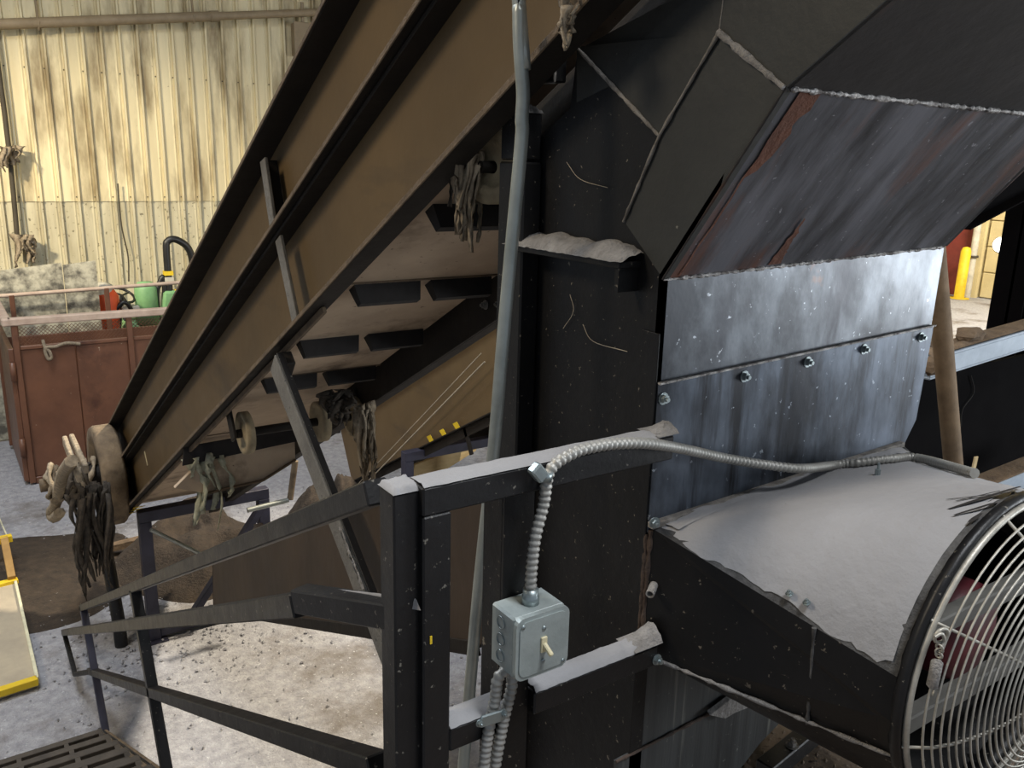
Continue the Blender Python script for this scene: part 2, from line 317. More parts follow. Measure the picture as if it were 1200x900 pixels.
# --- back wall fittings
t = thing('wall_conduit', onY(200, 21, 14.8), 'long beige horizontal pipe high on the ribbed back wall', 'pipe')
A, B = onY(-30, 29.5, 14.8), onY(470, 11, 14.8)
MB().tube([A.lerp(B, -.7), A.lerp(B, .5)], .075, 12).build('pipe_run', 'cream_pipe', t); MB().tube([A.lerp(B, .5), A.lerp(B, 1.9)], .062, 12).build('pipe_run', 'cream_pipe', t)
MB().tube([A.lerp(B, .49), A.lerp(B, .51)], .085, 12).build('coupling', 'cream_pipe', t)
for f in (.12, .45, .775):
    q = A.lerp(B, f); MB().tube([q+Vector((0, .05, .5)), q+Vector((0, .0, .08)), q+Vector((0, -.08, 0)), q+Vector((0, 0, -.09))], .018, 6).build('hanger', 'cream_pipe', t)
q = onY(352, 47, 14.85); t = thing('junction_box', q, 'grey junction box on the back wall below the pipe end', 'box')
MB().bbox(q, (Vector((1, 0, 0)), Vector((0, 1, 0)), Vector((0, 0, 1))), (.13, .09, .26), .015).build('body', 'cream_pipe', t)
MB().bbox(q+Vector((0, -.1, 0)), (Vector((1, 0, 0)), Vector((0, 1, 0)), Vector((0, 0, 1))), (.145, .012, .275), .008).build('lid', 'cream_pipe', t)
MB().tube([q+Vector((.05, 0, .25)), q+Vector((.05, .0, .6))], .03, 8).build('pipe_stub', 'cream_pipe', t)
MB().tube(smooth_path([q+Vector((-.02, -.02, -.25)), q+Vector((.02, -.03, -.34)), q+Vector((.16, -.02, -.3)), q+Vector((.2, 0, .1))]), .012, 6).build('cable', 'dark_pipe', t)
t = thing('wall_drop_pipe', onY(12, 200, 14.85), 'dark pipe running down the left end of the back wall', 'pipe')
P = [onY(x, y, 14.85) for x, y in ((-15, -30), (-2, 80), (5, 130), (11, 180), (16, 230), (20, 275), (21, 300))]
MB().tube(P, .036, 10).build('pipe_run', 'dark_pipe', t)
for k in (3, 5): MB().lathe([(.036, 0), (.08, 0), (.08, .05), (.05, .05)], P[k], P[k]-P[k-1], 12).build('clamp', 'dark_pipe', t)
rag('snagged_rag', onY(10, 172, 14.7), .35, .3, 8, 'rag', 'pale rag snagged on the dark wall pipe, upper one', 3)
rag('snagged_rag', onY(28, 276, 14.7), .5, .3, 10, 'rag', 'pale rag caught at the foot of the dark wall pipe', 4)
t = MB().tube(smooth_path([onY(138, 215, 14.9), onY(140, 240, 14.9), onY(143, 268, 14.9), onY(150, 300, 14.9), onY(151, 330, 14.9)]), .011, 6).build('hanging_cable', 'dark_pipe', None, onY(142, 262, 14.9)); tag(t, 'thin dark cable hanging down the ribbed wall', 'cable')
# ================================================================== debris bin
BY, BX0, BX1, BZ = 10.3, .60, 3.7, 1.84
b = thing('debris_bin', (BX0, BY, 0), 'brown steel debris bin with mesh panels along its top', 'bin')
def bp(x0, x1, z0, z1, y=BY, th=.03, name='side_panel', m='bin'): return MB().box((x0, y, z0), (x1, y+th, z1), .006).build(name, m, b)
posts = [.66, 1.79, 2.92, 3.66]
for x in posts: bp(x-.03, x+.03, .02, BZ-.05, BY-.04, .07, 'post')
for i in range(3):
    x0, x1 = posts[i]+.03, posts[i+1]-.03; xm = (x0+x1)/2
    bp(x0, xm-.004, .08, 1.52); bp(xm+.004, x1, .08, 1.52)
    bp(x0, x1, 1.52, 1.56, BY-.02, .05, 'mesh_rail'); bp(x0, x1, .0, .08, BY-.02, .07, 'sill')
    g = MB(); cw, chh = .08, .04; nx = int((x1-x0)/cw); nz = int((BZ-.06-1.56)/chh)
    for k in range(nz):
        z = 1.56+k*chh
        for s in (0, 1):
            pts = [Vector((x0+j*cw/2, BY+.01, z+(chh if (j+k*0+s) % 2 else 0))) for j in range(2*nx+1)]
            for u, v in zip(pts, pts[1:]):
                e = Vector((0, 0, .0036)); g.add([u-e, v-e, v+e, u+e, u-e+Vector((0, .006, 0)), v-e+Vector((0, .006, 0)), v+e+Vector((0, .006, 0)), u+e+Vector((0, .006, 0))], [(0, 1, 2, 3), (7, 6, 5, 4), (0, 4, 5, 1), (3, 2, 6, 7)])
    o = g.build('expanded_mesh', 'bin', b); o['kind'] = 'stuff'
MB().box((BX0, BY-.06, BZ-.05), (BX1, BY+.05, BZ+.03), .012).build('top_rail', 'bin_rail', b)
MB().box((BX0-.02, BY-.02, .05), (BX0+.03, BY+1.5, BZ-.3), .006).build('end_panel', 'bin', b)
MB().box((BX0-.05, BY-.06, BZ-.05), (BX0+.04, BY+1.5, BZ+.03), .012).build('top_rail', 'bin_rail', b)
MB().box((BX0-.05, BY+1.4, .05), (BX1, BY+1.45, 1.4), .006).build('back_panel', 'bin', b)
MB().box((BX1-.05, BY, .05), (BX1, BY+1.45, BZ-.1), .006).build('end_panel', 'bin', b)
MB().box((BX0, BY, .03), (BX1, BY+1.4, .07)).build('bin_base', 'bin', b)
for z in (.45, 1.3): hg = MB(); hg.lathe([(0, -.1), (.03, -.1), (.03, .1), (0, .1)], (BX0+.0, BY-.05, z), (0, 0, 1), 10); hg.build('hinge', 'bin', b)
h = MB().tube(smooth_path([onY(50, 398, BY-.02), onY(53, 407, BY-.04), onY(58, 412, BY-.05), onY(60, 419, BY-.05), onY(56, 420, BY-.05), onY(53, 408, BY-.05), onY(65, 406, BY-.04), onY(78, 402, BY-.03), onY(94, 403, BY-.03)]), .018, 7).build('latch_strap', 'rag', b)
# OSB sheets behind the bin
for k, (x0, x1) in enumerate(((-30, 72), (73.5, 112))):
    t = MB(); c0, c1, c2, c3 = [onY(x, y, 12.1) for x, y in ((x0, 318-x0*.1), (x1, 313-x1*.07), (x1, 390), (x0, 395))]
    c2.x = c1.x; c3.x = c0.x; c2.z = c3.z = .02
    t.prism([c0, c1, c2, c3], (0, .02, 0)); o = t.build('board', 'osb', None, (c0.x, 12.1, .02))
    tag(o, ('wide' if k == 0 else 'narrow')+' mottled grey board upright behind the brown bin', 'board')
# rail in front of boards
t = thing('barrier_rail', (1.8, 11.95, 1.85), 'thin pale barrier rail running behind the brown bin', 'rail')
A, B = onY(-15, 348, 11.95), onY(238, 329, 11.95); MB().tube([A, B], .024, 10).build('rail_tube', 'bin_rail', t)
for f in (.1, .52, .95): q = A.lerp(B, f); MB().box((q.x-.028, 11.92, 0), (q.x+.028, 11.98, q.z), .006).build('post', 'bin', t)
# ================================================================== utility tractor behind bin
TY = 12.9
def tp(x, y, Y=TY): return onY(x, y, Y)
q = tp(190, 335); t = thing('tractor', (q.x, TY, 0), 'small green tractor with black roll bar behind the brown bin', 'tractor')
cx = q.x
hoop = smooth_path([(cx-.18, TY-.1, .6), (cx-.18, TY-.1, 2.4), (cx-.16, TY-.1, 2.62), (cx-.02, TY-.1, 2.70), (cx+.2, TY-.1, 2.66), (cx+.3, TY-.1, 2.45), (cx+.3, TY-.1, .6)], 8)
a, bq = tp(194, 281), tp(210, 297)
hoop = smooth_path([(a.x, TY, .6), (a.x, TY, 1.6), (a.x, TY, a.z-.15), (a.x+.03, TY, a.z-.02), (a.x+.14, TY, a.z), (a.x+.30, TY+.02, a.z-.12), (a.x+.36, TY+.04, a.z-.35), (a.x+.36, TY+.05, 1.6), (a.x+.36, TY+.05, .6)], 8)
MB().tube(hoop, .05, 10).build('roll_bar', 'tractor_black', t)
for z in (tp(194, 320).z, tp(194, 327).z): MB().box((a.x-.06, TY-.06, z-.03), (a.x+.06, TY+.06, z+.03)).build('warning_decal', 'yellow' if z > tp(194, 325).z else 'white_plastic', t)
MB().bbox(Vector((a.x+.1, TY+.3, .95)), (Vector((1, 0, 0)), Vector((0, 1, 0)), Vector((0, 0, 1))), (.75, .35, .35), .1).build('chassis', 'tractor_green', t)
g = tp(171, 346); MB().lathe([(0, .20), (.10, .19), (.15, .1), (.16, -.4), (0, -.4)], g, (0, 0, 1), 20).build('engine_cover', 'tractor_green', t)
MB().bbox(tp(200, 353), (Vector((1, 0, 0)), Vector((0, 1, 0)), Vector((.15, 0, 1)).normalized()), (.12, .1, .16), .03).build('fender', 'tractor_green', t)
sw = tp(143, 346); MB().lathe([(.17+.018*math.cos(u*PI/4), .018*math.sin(u*PI/4)) for u in range(8)], sw, (.35, -.5, 1), 20, True).build('steering_wheel', 'tractor_black', t)
MB().tube([sw, tp(137, 362)+Vector((0, 0, -.3))], .03, 8).build('steering_column', 'tractor_black', t)
axx = Vector((.35, -.5, 1)).normalized()
for k in range(3):
    dd = Matrix.Rotation(k*2*PI/3, 4, axx) @ axx.orthogonal().normalized(); MB().tube([sw, sw+dd*.17], .014, 6).build('steering_spoke', 'tractor_black', t)
s = tp(183, 343); MB().tube(smooth_path([s+Vector((0, 0, -.5)), s+Vector((0, 0, -.05)), s+Vector((.04, 0, .1)), s+Vector((.12, 0, .2)), s+Vector((.1, 0, -.3))]), .04, 8).build('lever', 'tractor_black', t)
for x, z, r in ((tp(185, 350).x-.5, .42, .42), (a.x+.45, .55, .55)):
    w = MB().lathe([(r*.45, -.1), (r*.9, -.13), (r, -.08), (r, .08), (r*.9, .13), (r*.45, .1)], (x, TY-.05, z), (0, 1, 0), 24, True).build('wheel', 'tractor_black', t)
    MB().lathe([(0, -.05), (r*.44, -.05), (r*.44, .05), (0, .05)], (x, TY-.05, z), (0, 1, 0), 18).build('hub', 'white_plastic', w)
MB().bbox(tp(160, 360), (Vector((1, 0, .05)).normalized(), Vector((0, 1, 0)), Vector((-.05, 0, 1)).normalized()), (.2, .1, .04), .02).build('seat', 'white_plastic', t)
MB().bbox(tp(208, 347), (Vector((1, 0, 0)), Vector((0, 1, 0)), Vector((0, 0, 1))), (.05, .05, .1), .02).build('lamp_lens', 'yellow', t)
q = tp(123, 354, 12.5); t = thing('orange_blower', (q.x, 12.5, 0), 'orange machine hood poking up behind the brown bin', 'machine')
MB().lathe([(0, .2), (.1, .19), (.17, .1), (.19, -.1), (.19, -q.z+.35), (0, -q.z+.35)], q, (.1, -.1, 1), 20).build('hood', 'orange', t)
MB().lathe([(0, .26), (.1, .24), (.12, .14), (.12, .05)], q+Vector((-.04, -.02, .02)), (.2, -.1, 1), 16).build('pull_start_cover', 'white_plastic', t)
MB().tube(smooth_path([q+Vector((.1, -.1, -.1)), q+Vector((.22, -.12, .0)), q+Vector((.3, -.1, -.12)), q+Vector((.2, -.1, -.25))]), .03, 8).build('handle', 'tractor_black', t)
for dx in (-.15, .15): MB().tube([q+Vector((dx, 0, -q.z+.4)), (q.x+dx, 12.5, 0)], .03, 8).build('leg', 'tractor_black', t)
MB().tube([(q.x-.22, 12.5, .12), (q.x+.22, 12.5, .12)], .12, 14).build('wheel_axle', 'tractor_black', t)
# ================================================================== inclined conveyor
AL = math.atan(.545); CA, SA = math.cos(AL), math.sin(AL); ED = Vector((0, -CA, SA)); EN = Vector((0, SA, CA)); EX = Vector((1, 0, 0))
def cv(X, s, n, Y0=6.6, Z0=.943): return Vector((X, Y0-s*CA+n*SA, Z0+s*SA+n*CA))
SL = 6.75; H1 = .64; HM = .325; XT, XW = .955, 1.05
cvr = thing('inclined_conveyor', (1.35, 6.35, 0), 'long brown inclined conveyor rising from the floor to the hopper', 'conveyor')
def cbox(X0, X1, s0, s1, n0, n1, name, m, par=None, bev=.002):
    c = (cv(X0, s0, n0)+cv(X1, s1, n1))/2
    return MB().bbox(c, (EX, ED, EN), ((X1-X0)/2, (s1-s0)/2, (n1-n0)/2), bev).build(name, m, par or cvr)
s0t = -.25
ub = cbox(XW-.008, XW, s0t+.1, SL, HM+.012, H1-.002, 'upper_side_channel', 'frame')
cbox(XT, XW, s0t+.1, SL, H1-.014, H1, 'top_flange', 'frame_dark', ub); cbox(XT-.004, XT-.0005, s0t+.1, SL, H1-.012, H1+.002, 'flange_edge', 'flange', ub); cbox(XT+.01, XW, s0t+.08, SL, HM+.004, HM+.016, 'bottom_flange', 'frame_dark', ub); cbox(XT+.005, XT+.0095, s0t+.08, SL, HM+.002, HM+.018, 'flange_edge', 'flange', ub)
lb = cbox(XW-.008, XW, s0t, SL, .004, HM-.002, 'lower_side_channel', 'frame')
cbox(XT+.03, XW, s0t, SL, HM-.012, HM, 'top_flange', 'frame_dark', lb); cbox(XT+.025, XW+.0, s0t, SL, -.004, .008, 'bottom_flange', 'frame_dark', lb); cbox(XT+.020, XT+.0245, s0t, SL, -.006, .010, 'flange_edge', 'flange', lb)
cbox(XT+.06, XT+.075, s0t+.1, 4.6, -.028, -.006, 'wear_strip', 'flange', lb)
# tail closing plate and dark return of lower channel
cbox(XT+.01, XW-.009, s0t, s0t+.012, .012, HM-.014, 'end_plate', 'frame', lb)
fb = cbox(1.66, 1.672, s0t, SL, -.10, H1, 'far_side_channel', 'frame_dark'); cbox(1.672, 1.73, s0t, SL, -.10, -.088, 'bottom_flange', 'frame_dark', fb); cbox(1.672, 1.73, s0t, SL, H1-.012, H1, 'top_flange', 'frame_dark', fb)
belt = cbox(1.085, 1.64, .15, 5.55, .03, .042, 'return_belt', 'belt'); cbox(1.085, 1.64, .1, SL, .42, .432, 'carrying_belt', 'belt')
k0 = None
for s in (5.24, 4.66, 4.09, 3.58):
    for x0, x1 in ((1.10, 1.345), (1.375, 1.625)):
        if s < .3: continue
        P0 = cv(x0, s, .028); mb = MB()
        prof = [(-.024, .03), (.024, .03), (.014, -.032), (-.014, -.032)]
        a = [cv(x0+.004, s+u, v) for u, v in prof]; bb = [cv(x1-.004, s+u, v) for u, v in prof]
        for w_ in (2, 3): a[w_] += EX*.012; bb[w_] -= EX*.012
        mb.add(a+bb, [(0, 1, 2, 3), (7, 6, 5, 4)]+[(i, i+4, (i+1) % 4+4, (i+1) % 4) for i in range(4)]); mb.build('cleat', 'cleat', belt)
for r in range(1, 3):
    pass
for s in (4.7, 3.6, 2.5): cbox(1.08, 1.645, s-.006, s+.006, .026, .031, 'belt_splice', 'flange', belt)
# return rollers with discs
def roller(s, n, xs, r, shaft=.02):
    c0, c1 = cv(1.06, s, n), cv(1.655, s, n)
    o = MB().tube([c0, c1], shaft, 12).build('return_roller', 'frame_dark', cvr)
    for x in xs:
        MB().lathe([(shaft, -.018), (r*.70, -.010), (r*.76, -.018), (r, -.018), (r, .018), (r*.76, .018), (r*.70, .010), (shaft, .010)], cv(x, s, n), EX, 32).build('roller_disc', 'roller', o)
    return o
roller(3.2, -.115, (1.10, 1.46, 1.63), .098)
for s in (3.2,):
    MB().bbox(cv(1.045, s, -.06), (EX, ED, EN), (.006, .035, .08), .002).build('roller_bracket', 'frame_dark', cvr)
    MB().bbox(cv(1.652, s, -.06), (EX, ED, EN), (.006, .035, .08), .002).build('roller_bracket', 'frame_dark', cvr)
# stiffener bars on the near side
def pbar(p, q, X, w, th, name, m, par): 
    A, B = onX(*p, X), onX(*q, X); return MB().bar(A, B, w, th, EX, .002).build(name, m, par)
pbar((309, 187), (321, 268), .985, .052, .012, 'stiffener', 'grey_bar', cvr); pbar((327, 279), (347, 376), .985, .055, .012, 'stiffener', 'grey_bar', cvr)
st = pbar((316, 188), (328, 264), 1.015, .01, .05, 'stiffener_edge', 'frame_dark', cvr)
# bolts along the two flanges
for px in ((473, 57), (378, 201), (268, 366), (235, 415), (200, 470), (166, 520), (196, 463)):
    q = onX(px[0], px[1], XW-.01); hexbolt(q, (-1, 0, 0), .013, .014).build('bolt', 'grey_bar', cvr)
for i in range(9):
    q = onX(151+i*5.2, 541-i*7.6, XW-.01); hexbolt(q, (-1, 0, 0), .009, .009).build('bolt', 'frame_dark', cvr)
for k in range(5):
    q = cv(1.655, 4.55+k*.09, -.03-.03*(k % 2)); hexbolt(q, (-1, 0, 0), .012, .012).build('bolt', 'grey_bar', cvr)
for k in range(3):
    c = cv(1.03, .22+k*.13, -.032); MB().bbox(c, (EX, (ED*.8+EX*.6).normalized(), EN), (.026, .022, .0015), 0).build('hazard_stripe', 'yellow', cvr)
q = onX(171, 537, XW-.0095); MB().bbox(q, (EX, (ED*.2-EN).normalized(), (EN*.2+ED).normalized()), (.001, .05, .012), 0).build('paint_mark', 'ivory', cvr)
# tail pulley, shaft and flywheel
TC = cv(1.35, .05, .22)
MB().tube([TC-EX*.28, TC+EX*.28], .17, 24).build('tail_pulley', 'frame_dark', cvr)
WC = onX(122, 557, .88); WC = Vector((.88, WC.y, WC.z))
wy = WC
fw = thing('drive_wheel', (WC.x, WC.y, WC.z-.38), 'big dusty wheel on the conveyor tail shaft', 'wheel')
MB().lathe([(.06, -.03), (.24, -.03), (.27, -.055), (.36, -.055), (.375, -.03), (.375, .08), (.36, .10), (.27, .10), (.24, .06), (.06, .06)], WC, EX, 40, True).build('rim', 'rubber', fw)
MB().lathe([(0, -.12), (.07, -.12), (.09, -.08), (.09, .1), (0, .1)], WC, EX, 20).build('hub', 'frame_dark', fw)
MB().tube([WC-EX*.42, WC+EX*.32], .048, 16).build('shaft', 'rubber', fw)
SP = onX(84, 560, .55)
rg = thing('shaft_wrap', (.62, WC.y, WC.z-.3), 'beige rags and belting wrapped around the conveyor tail shaft', 'rag')
rw = random.Random(12)
for k in range(13):
    x = .53+.022*k; r = .075+.05*math.sin(k*.9+.5)**2; ph = rw.uniform(0, 6); n_ = 20+k % 4
    pts = [WC+Vector((x-WC.x+.03*math.sin(a*1.5+ph), math.cos(a+ph)*r*(1+.18*math.sin(2*a+k)), math.sin(a+ph)*r*(1+.15*math.cos(3*a+k)))) for a in [i*2*PI/18 for i in range(n_)]]
    MB().tube(pts, .016, 6, True, [.016*(1+.45*math.sin(i*1.7+k)) for i in range(len(pts))]).build('wrapped_strip', ('rag', 'rag', 'rag_dark')[k % 3], rg)
MB().bar(onX(76, 516, .6), onX(93, 560, .6), .07, .03, EX, .006).build('belting_strip', 'rag', rg); MB().bar(onX(84, 513, .64), onX(101, 550, .64), .06, .03, EX, .006).build('belting_strip', 'rag', rg)
P = [onX(x, y, .56) for x, y in ((84, 540), (74, 555), (69, 575), (65, 592), (60, 600), (63, 607), (70, 601))]
MB().tube(smooth_path(P, 6), .04, 7, True, None).build('trailing_strip', 'rag', rg)
rag('shaft_debris', onX(104, 575, .68), .75, .26, 46, 'rag_dark', 'dark stringy debris hanging below the conveyor tail wheel', 11, thin=.4)
# take-up pole under the wheel
t = thing('takeup_pole', onX(140, 728, .85), 'slim black pole with chrome collar under the tail wheel', 'pole')
A, Bm, Cc = onX(118, 608, .85), onX(122, 632, .85), onX(139, 728, .85)
MB().tube([A, Bm], .034, 12).build('chrome_rod', 'conduit', t); MB().tube([Bm, Cc, Vector((Cc.x, Cc.y-.02, 0))], .046, 12).build('sleeve', 'black_rail', t)
MB().lathe([(.03, 0), (.058, 0), (.058, .05), (.03, .05)], Bm, A-Bm, 14).build('collar', 'conduit', t)
# tail stand
def stand(name, x0, x1, Y, zt, label, w=.085, low=True, diag=True, rod=True):
    t = thing(name, ((x0+x1)/2, Y, 0), label, 'stand')
    for x in (x0, x1):
        lg = MB().box((x-w/2, Y-w/2, .012), (x+w/2, Y+w/2, zt-w), .004).build('leg', 'blue_steel', t)
        MB().box((x-w, Y-w, 0), (x+w, Y+w, .012)).build('foot_plate', 'blue_steel', lg)
    MB().box((x0-w/2, Y-w/2, zt-w), (x1+w/2, Y+w/2, zt), .004).build('crossbar', 'blue_steel', t)
    if low: MB().box((x0+w/2, Y-w/2, .03), (x1-w/2, Y+w/2, .03+w*.7), .004).build('floor_bar', 'blue_steel', t)
    if diag: MB().bar((x1-.02, Y-.06, zt-.12), (x0+.25, Y-.06, .12), .05, .07, (0, 1, 0)).build('brace', 'blue_steel', t)
    if rod: MB().tube([(x0+.02, Y-.1, zt-.12), (x0+.55, Y-.12, zt-.55)], .016, 8).build('tie_rod', 'conduit', t)
    return t
stand('tail_stand', 1.08, 1.96, 6.3, 1.06, 'blue black steel stand under the conveyor tail end')
stand('outer_stand', 3.27, 4.25, 6.35, 1.12, 'dark blue steel stand glimpsed above the dusty guard rail', rod=False)
# drip pan under the tail
t = thing('drip_pan', (1.45, 4.7, 1.6), 'tan sheet metal pan hung under the conveyor tail', 'pan')
PX = 4.5
poly = [onY(x, y, PX) for x, y in ((205, 572), (236, 541), (345, 510), (346, 538), (308, 562), (240, 578))]
MB().prism(poly, (0, .03, 0)).build('pan_side', 'belt', t)
sk = [onY(x, y, PX-.03) for x, y in ((214, 546), (216, 524), (352, 500), (354, 516))]; MB().prism(sk, (0, .01, 0)).build('gap_shade_strip', 'cleat', t)  # dark strip added to paint the shaded gap between belt and pan
MB().tube([poly[3]+Vector((0, -.01, 0)), poly[4]+Vector((0, -.01, 0)), poly[5]+Vector((0, -.01, 0))], .008, 6).build('rolled_edge', 'flange', t)
for xx in (.25, .8): MB().box((poly[1].x+xx, PX+.1, poly[1].z), (poly[1].x+xx+.04, PX+.11, poly[1].z+.2)).build('hanger', 'frame_dark', t)
rag('snagged_strip', onY(248, 537, PX-.06), .42, .22, 9, 'rag_green', 'pale greenish strip of fibre hanging on the tan pan', 21)
# small black box stand right of pan
t = thing('pan_prop', onY(343, 590, 5.9), 'thin brown prop rod below the tan pan', 'rod')
MB().tube([onY(346, 540, 5.9), onY(340, 585, 5.9)], .025, 8).build('prop', 'rubber', t); MB().tube([onY(338, 586, 5.9), onY(290, 598, 5.9)], .02, 8).build('prop_foot', 'conduit', t)
# ------------------------------------------------------------------ grey diagonal strut and brown chute plate
t = thing('diagonal_strut', onX(505, 905, .975), 'dusty grey flat bar strut slanting down from the conveyor', 'strut')
A, B = onX(321, 425, .975), onX(508, 912, .975)
MB().bar(A, B, .088, .012, EX, .002).build('flat_bar', 'grey_bar', t)
dd = (B-A).normalized(); sd = EX.cross(dd).normalized(); sd = sd if sd.y > 0 else -sd
MB().bar(A-sd*.05+EX*.012, B-sd*.05+EX*.012, .008, .024, EX, .001).build('angle_leg', 'black_rail', t)
MB().bbox(A+dd*.01+EX*.035, (EX, dd, sd), (.028, .03, .035), .004).build('clevis', 'frame_dark', t)
A2 = onX(402, 610, .965); lump(lambda u, v: A2+dd*(u*.22)+sd*(.046-.012*v+.012*nzv(u*9, v*3))+EX*(-.006*v*(1-v)*4-.004*nzv(u*7, v*5, 2)), 16, 4, 'peeling_edge', 'dust_rough', t)
t = MB(); pl = [onX(x, y, 1.07) for x, y in ((249, 655), (250, 714), (560, 760), (585, 720), (585, 560), (440, 578))]
t.prism(pl, (.012, 0, 0)); ch = thing('chute_plate', (1.07, 2.6, pl[2].z), 'dark brown steel chute plate behind the black handrail', 'plate'); t.build('plate', 'black_brown', ch)
MB().bar(pl[1], pl[2], .04, .012, EX, .001).build('bottom_lip', 'frame_dark', ch); MB().bar(pl[0]+Vector((.03, 0, 0)), pl[1]+Vector((.03, 0, 0)), .012, .06, EX, .001).build('end_lip', 'frame_dark', ch)
for f in (.3, .62): q0 = pl[1].lerp(pl[2], f); MB().bar(q0+Vector((.03, 0, 0)), q0+Vector((.03, .0, .45)), .05, .04, EX, .002).build('stiffener', 'black_brown', ch)
# ================================================================== parallel second conveyor
X2 = 3.45
def cv2(X, s, n): return cv(X, s, n, 6.75, .92)
c2 = thing('second_conveyor', (3.9, 6.3, 0), 'second brown conveyor running behind the first one', 'conveyor')
def c2box(X0, X1, s0, s1, n0, n1, name, m, par=None):
    c = (cv2(X0, s0, n0)+cv2(X1, s1, n1))/2; return MB().bbox(c, (EX, ED, EN), ((X1-X0)/2, (s1-s0)/2, (n1-n0)/2), .002).build(name, m, par or c2)
w = c2box(X2, X2+.012, -1.4, 4.2, 0, .62, 'side_channel', 'frame'); c2box(X2-.05, X2, -1.4, 4.2, .61, .622, 'top_flange', 'flange', w); c2box(X2-.06, X2+.02, -1.4, 4.2, -.012, 0, 'bottom_flange', 'frame_dark', w); c2box(X2-.03, X2-.02, -1.4, 4.2, -.09, -.012, 'lower_lip', 'frame_dark', w)
c2box(X2+.7, X2+.712, -1.4, 4.2, 0, .62, 'side_channel', 'frame_dark'); c2box(X2+.02, X2+.69, -.2, 4.2, .1, .112, 'return_belt', 'belt'); c2box(X2+.02, X2+.69, -.2, 4.2, .45, .462, 'carrying_belt', 'belt')
for px in ((504, 514), (519, 507), (535, 499)):
    q = onX(px[0], px[1], X2-.035); MB().bbox(q, (EX, ED, (EN*.9-ED*.5).normalized()), (.002, .036, .034), 0).build('hazard_stripe', 'yellow', c2)
MB().tube([cv2(X2+.05, -1.25, .3), cv2(X2+.65, -1.25, .3)], .16, 20).build('tail_pulley', 'frame_dark', c2)
MB().bbox(cv2(X2-.02, 1.25, -.12), (EX, ED, EN), (.01, .02, .12), .002).build('hanger', 'frame_dark', c2)
t = MB().tube([onX(398, 598, X2-.09), onX(568, 424, X2-.09)], .006, 6).build('taut_string', 'string', None, onX(398, 592, X2-.09)); tag(t, 'lower pale string stretched along the second conveyor', 'string')
t = MB().tube([onX(400, 588, X2-.09), onX(564, 414, X2-.09)], .004, 6).build('taut_string', 'string', None, onX(406, 574, X2-.09)); tag(t, 'upper pale string stretched along the second conveyor', 'string')
# rags hanging from conveyor
rag('hanging_rag', onX(552, 183, 1.075), .21, .075, 26, 'rag', 'shredded beige rag hanging beside the cream roller near the hopper', 31, (.0, .02, 0))
rag('hanging_rag', onX(535, 182, 1.08), .12, .05, 10, 'rag_dark', 'small dark shred tuft under the conveyor flange beside the shredded beige rag', 32)
rag('hanging_rag', onX(424, 478, 1.4), .34, .09, 18, 'rag', 'long yellowish rag dangling above the black handrail', 33, (.02, .0, 0))
rag('flange_tuft', onX(662, -2, .94), .07, .05, 9, 'rag', 'pale tuft snagged on the conveyor flange at the top of view', 41)
rag('hanging_rag', onX(392, 462, 1.45), .14, .16, 16, 'rag_dark', 'dark shredded tuft caught on the return roller', 34)
# dirt piles under conveyor
def pile(name, cx, cy, rx, ry, h, label, m='dirt', z0=0, seed=0, n=26):
    def fn(u, v):
        a, r = u*2*PI, v**.8; rr = r*(1+.22*nzv(math.cos(a)*1.5+seed, math.sin(a)*1.5, seed)); x, y = math.cos(a)*rr, math.sin(a)*rr
        return Vector((cx+x*rx, cy+y*ry, z0+(-.012 if v > .995 else (1-r*r)**1.2*h*(.8+.5*nzv(x*3+seed, y*3))+min(1, (1-r)*4)*.03*(1 if h > .1 else .3)*(1+nzv(x*14, y*14, seed)))))
    o = lump(fn, 48, 20, name, m, None, (cx, cy, z0)); return tag(o, label, 'dirt pile')
pile('dirt_pile', 1.75, 7.5, .75, .8, .5, 'dark dirt heap on the floor under the conveyor tail')
pile('dirt_pile', .35, 7.9, 1.0, 1.0, .05, 'thin spread of brown dirt on the floor below the big tail wheel', seed=3)
pile('dirt_pile', 3.0, 7.3, .40, .9, .6, 'dark dirt heap on the floor between the two conveyors', seed=9)
pile('dirt_pile', 4.7, 6.2, .8, 1.0, .75, 'dark dirt heap behind the dark blue outer stand', seed=6)
t = MB(); p4 = [onY(x, y, 6.9) for x, y in ((482, 566), (486, 545), (560, 517), (558, 528), (520, 552), (500, 565))]; t.prism(p4, (0, .03, 0)); o = t.build('lit_board', 'lumber', None, p4[0]); tag(o, 'torn sunlit cardboard sheet behind the dark blue stand', 'cardboard')
# ================================================================== hopper
HX, HY = 1.10, 1.124
hop = thing('hopper', (1.55, 1.36, 0), 'tall black steel hopper with bolted grey front plates', 'hopper')
def yz(y, z, x=HX): return Vector((x, y, z))
def sx(x, y, X=HX): return onX(x, y, X)
# lower side wall (vertical black plate facing the stairs)
cl_z = lambda y: 1.03+.545*(6.44-y)-.06
E1 = yz(HY, 3.40); TOP = sx(922, 103); TOP2 = sx(1040, 0); TOP3 = TOP2+(TOP2-TOP)*1.2
MB().prism([yz(1.60, 1.9), yz(HY, 1.9), yz(HY, 3.40), sx(732, 260), sx(775, 158), sx(677, 55), yz(1.42, cl_z(1.42)), yz(1.60, cl_z(1.60))], (.012, 0, 0)).build('side_plate', 'black', hop)
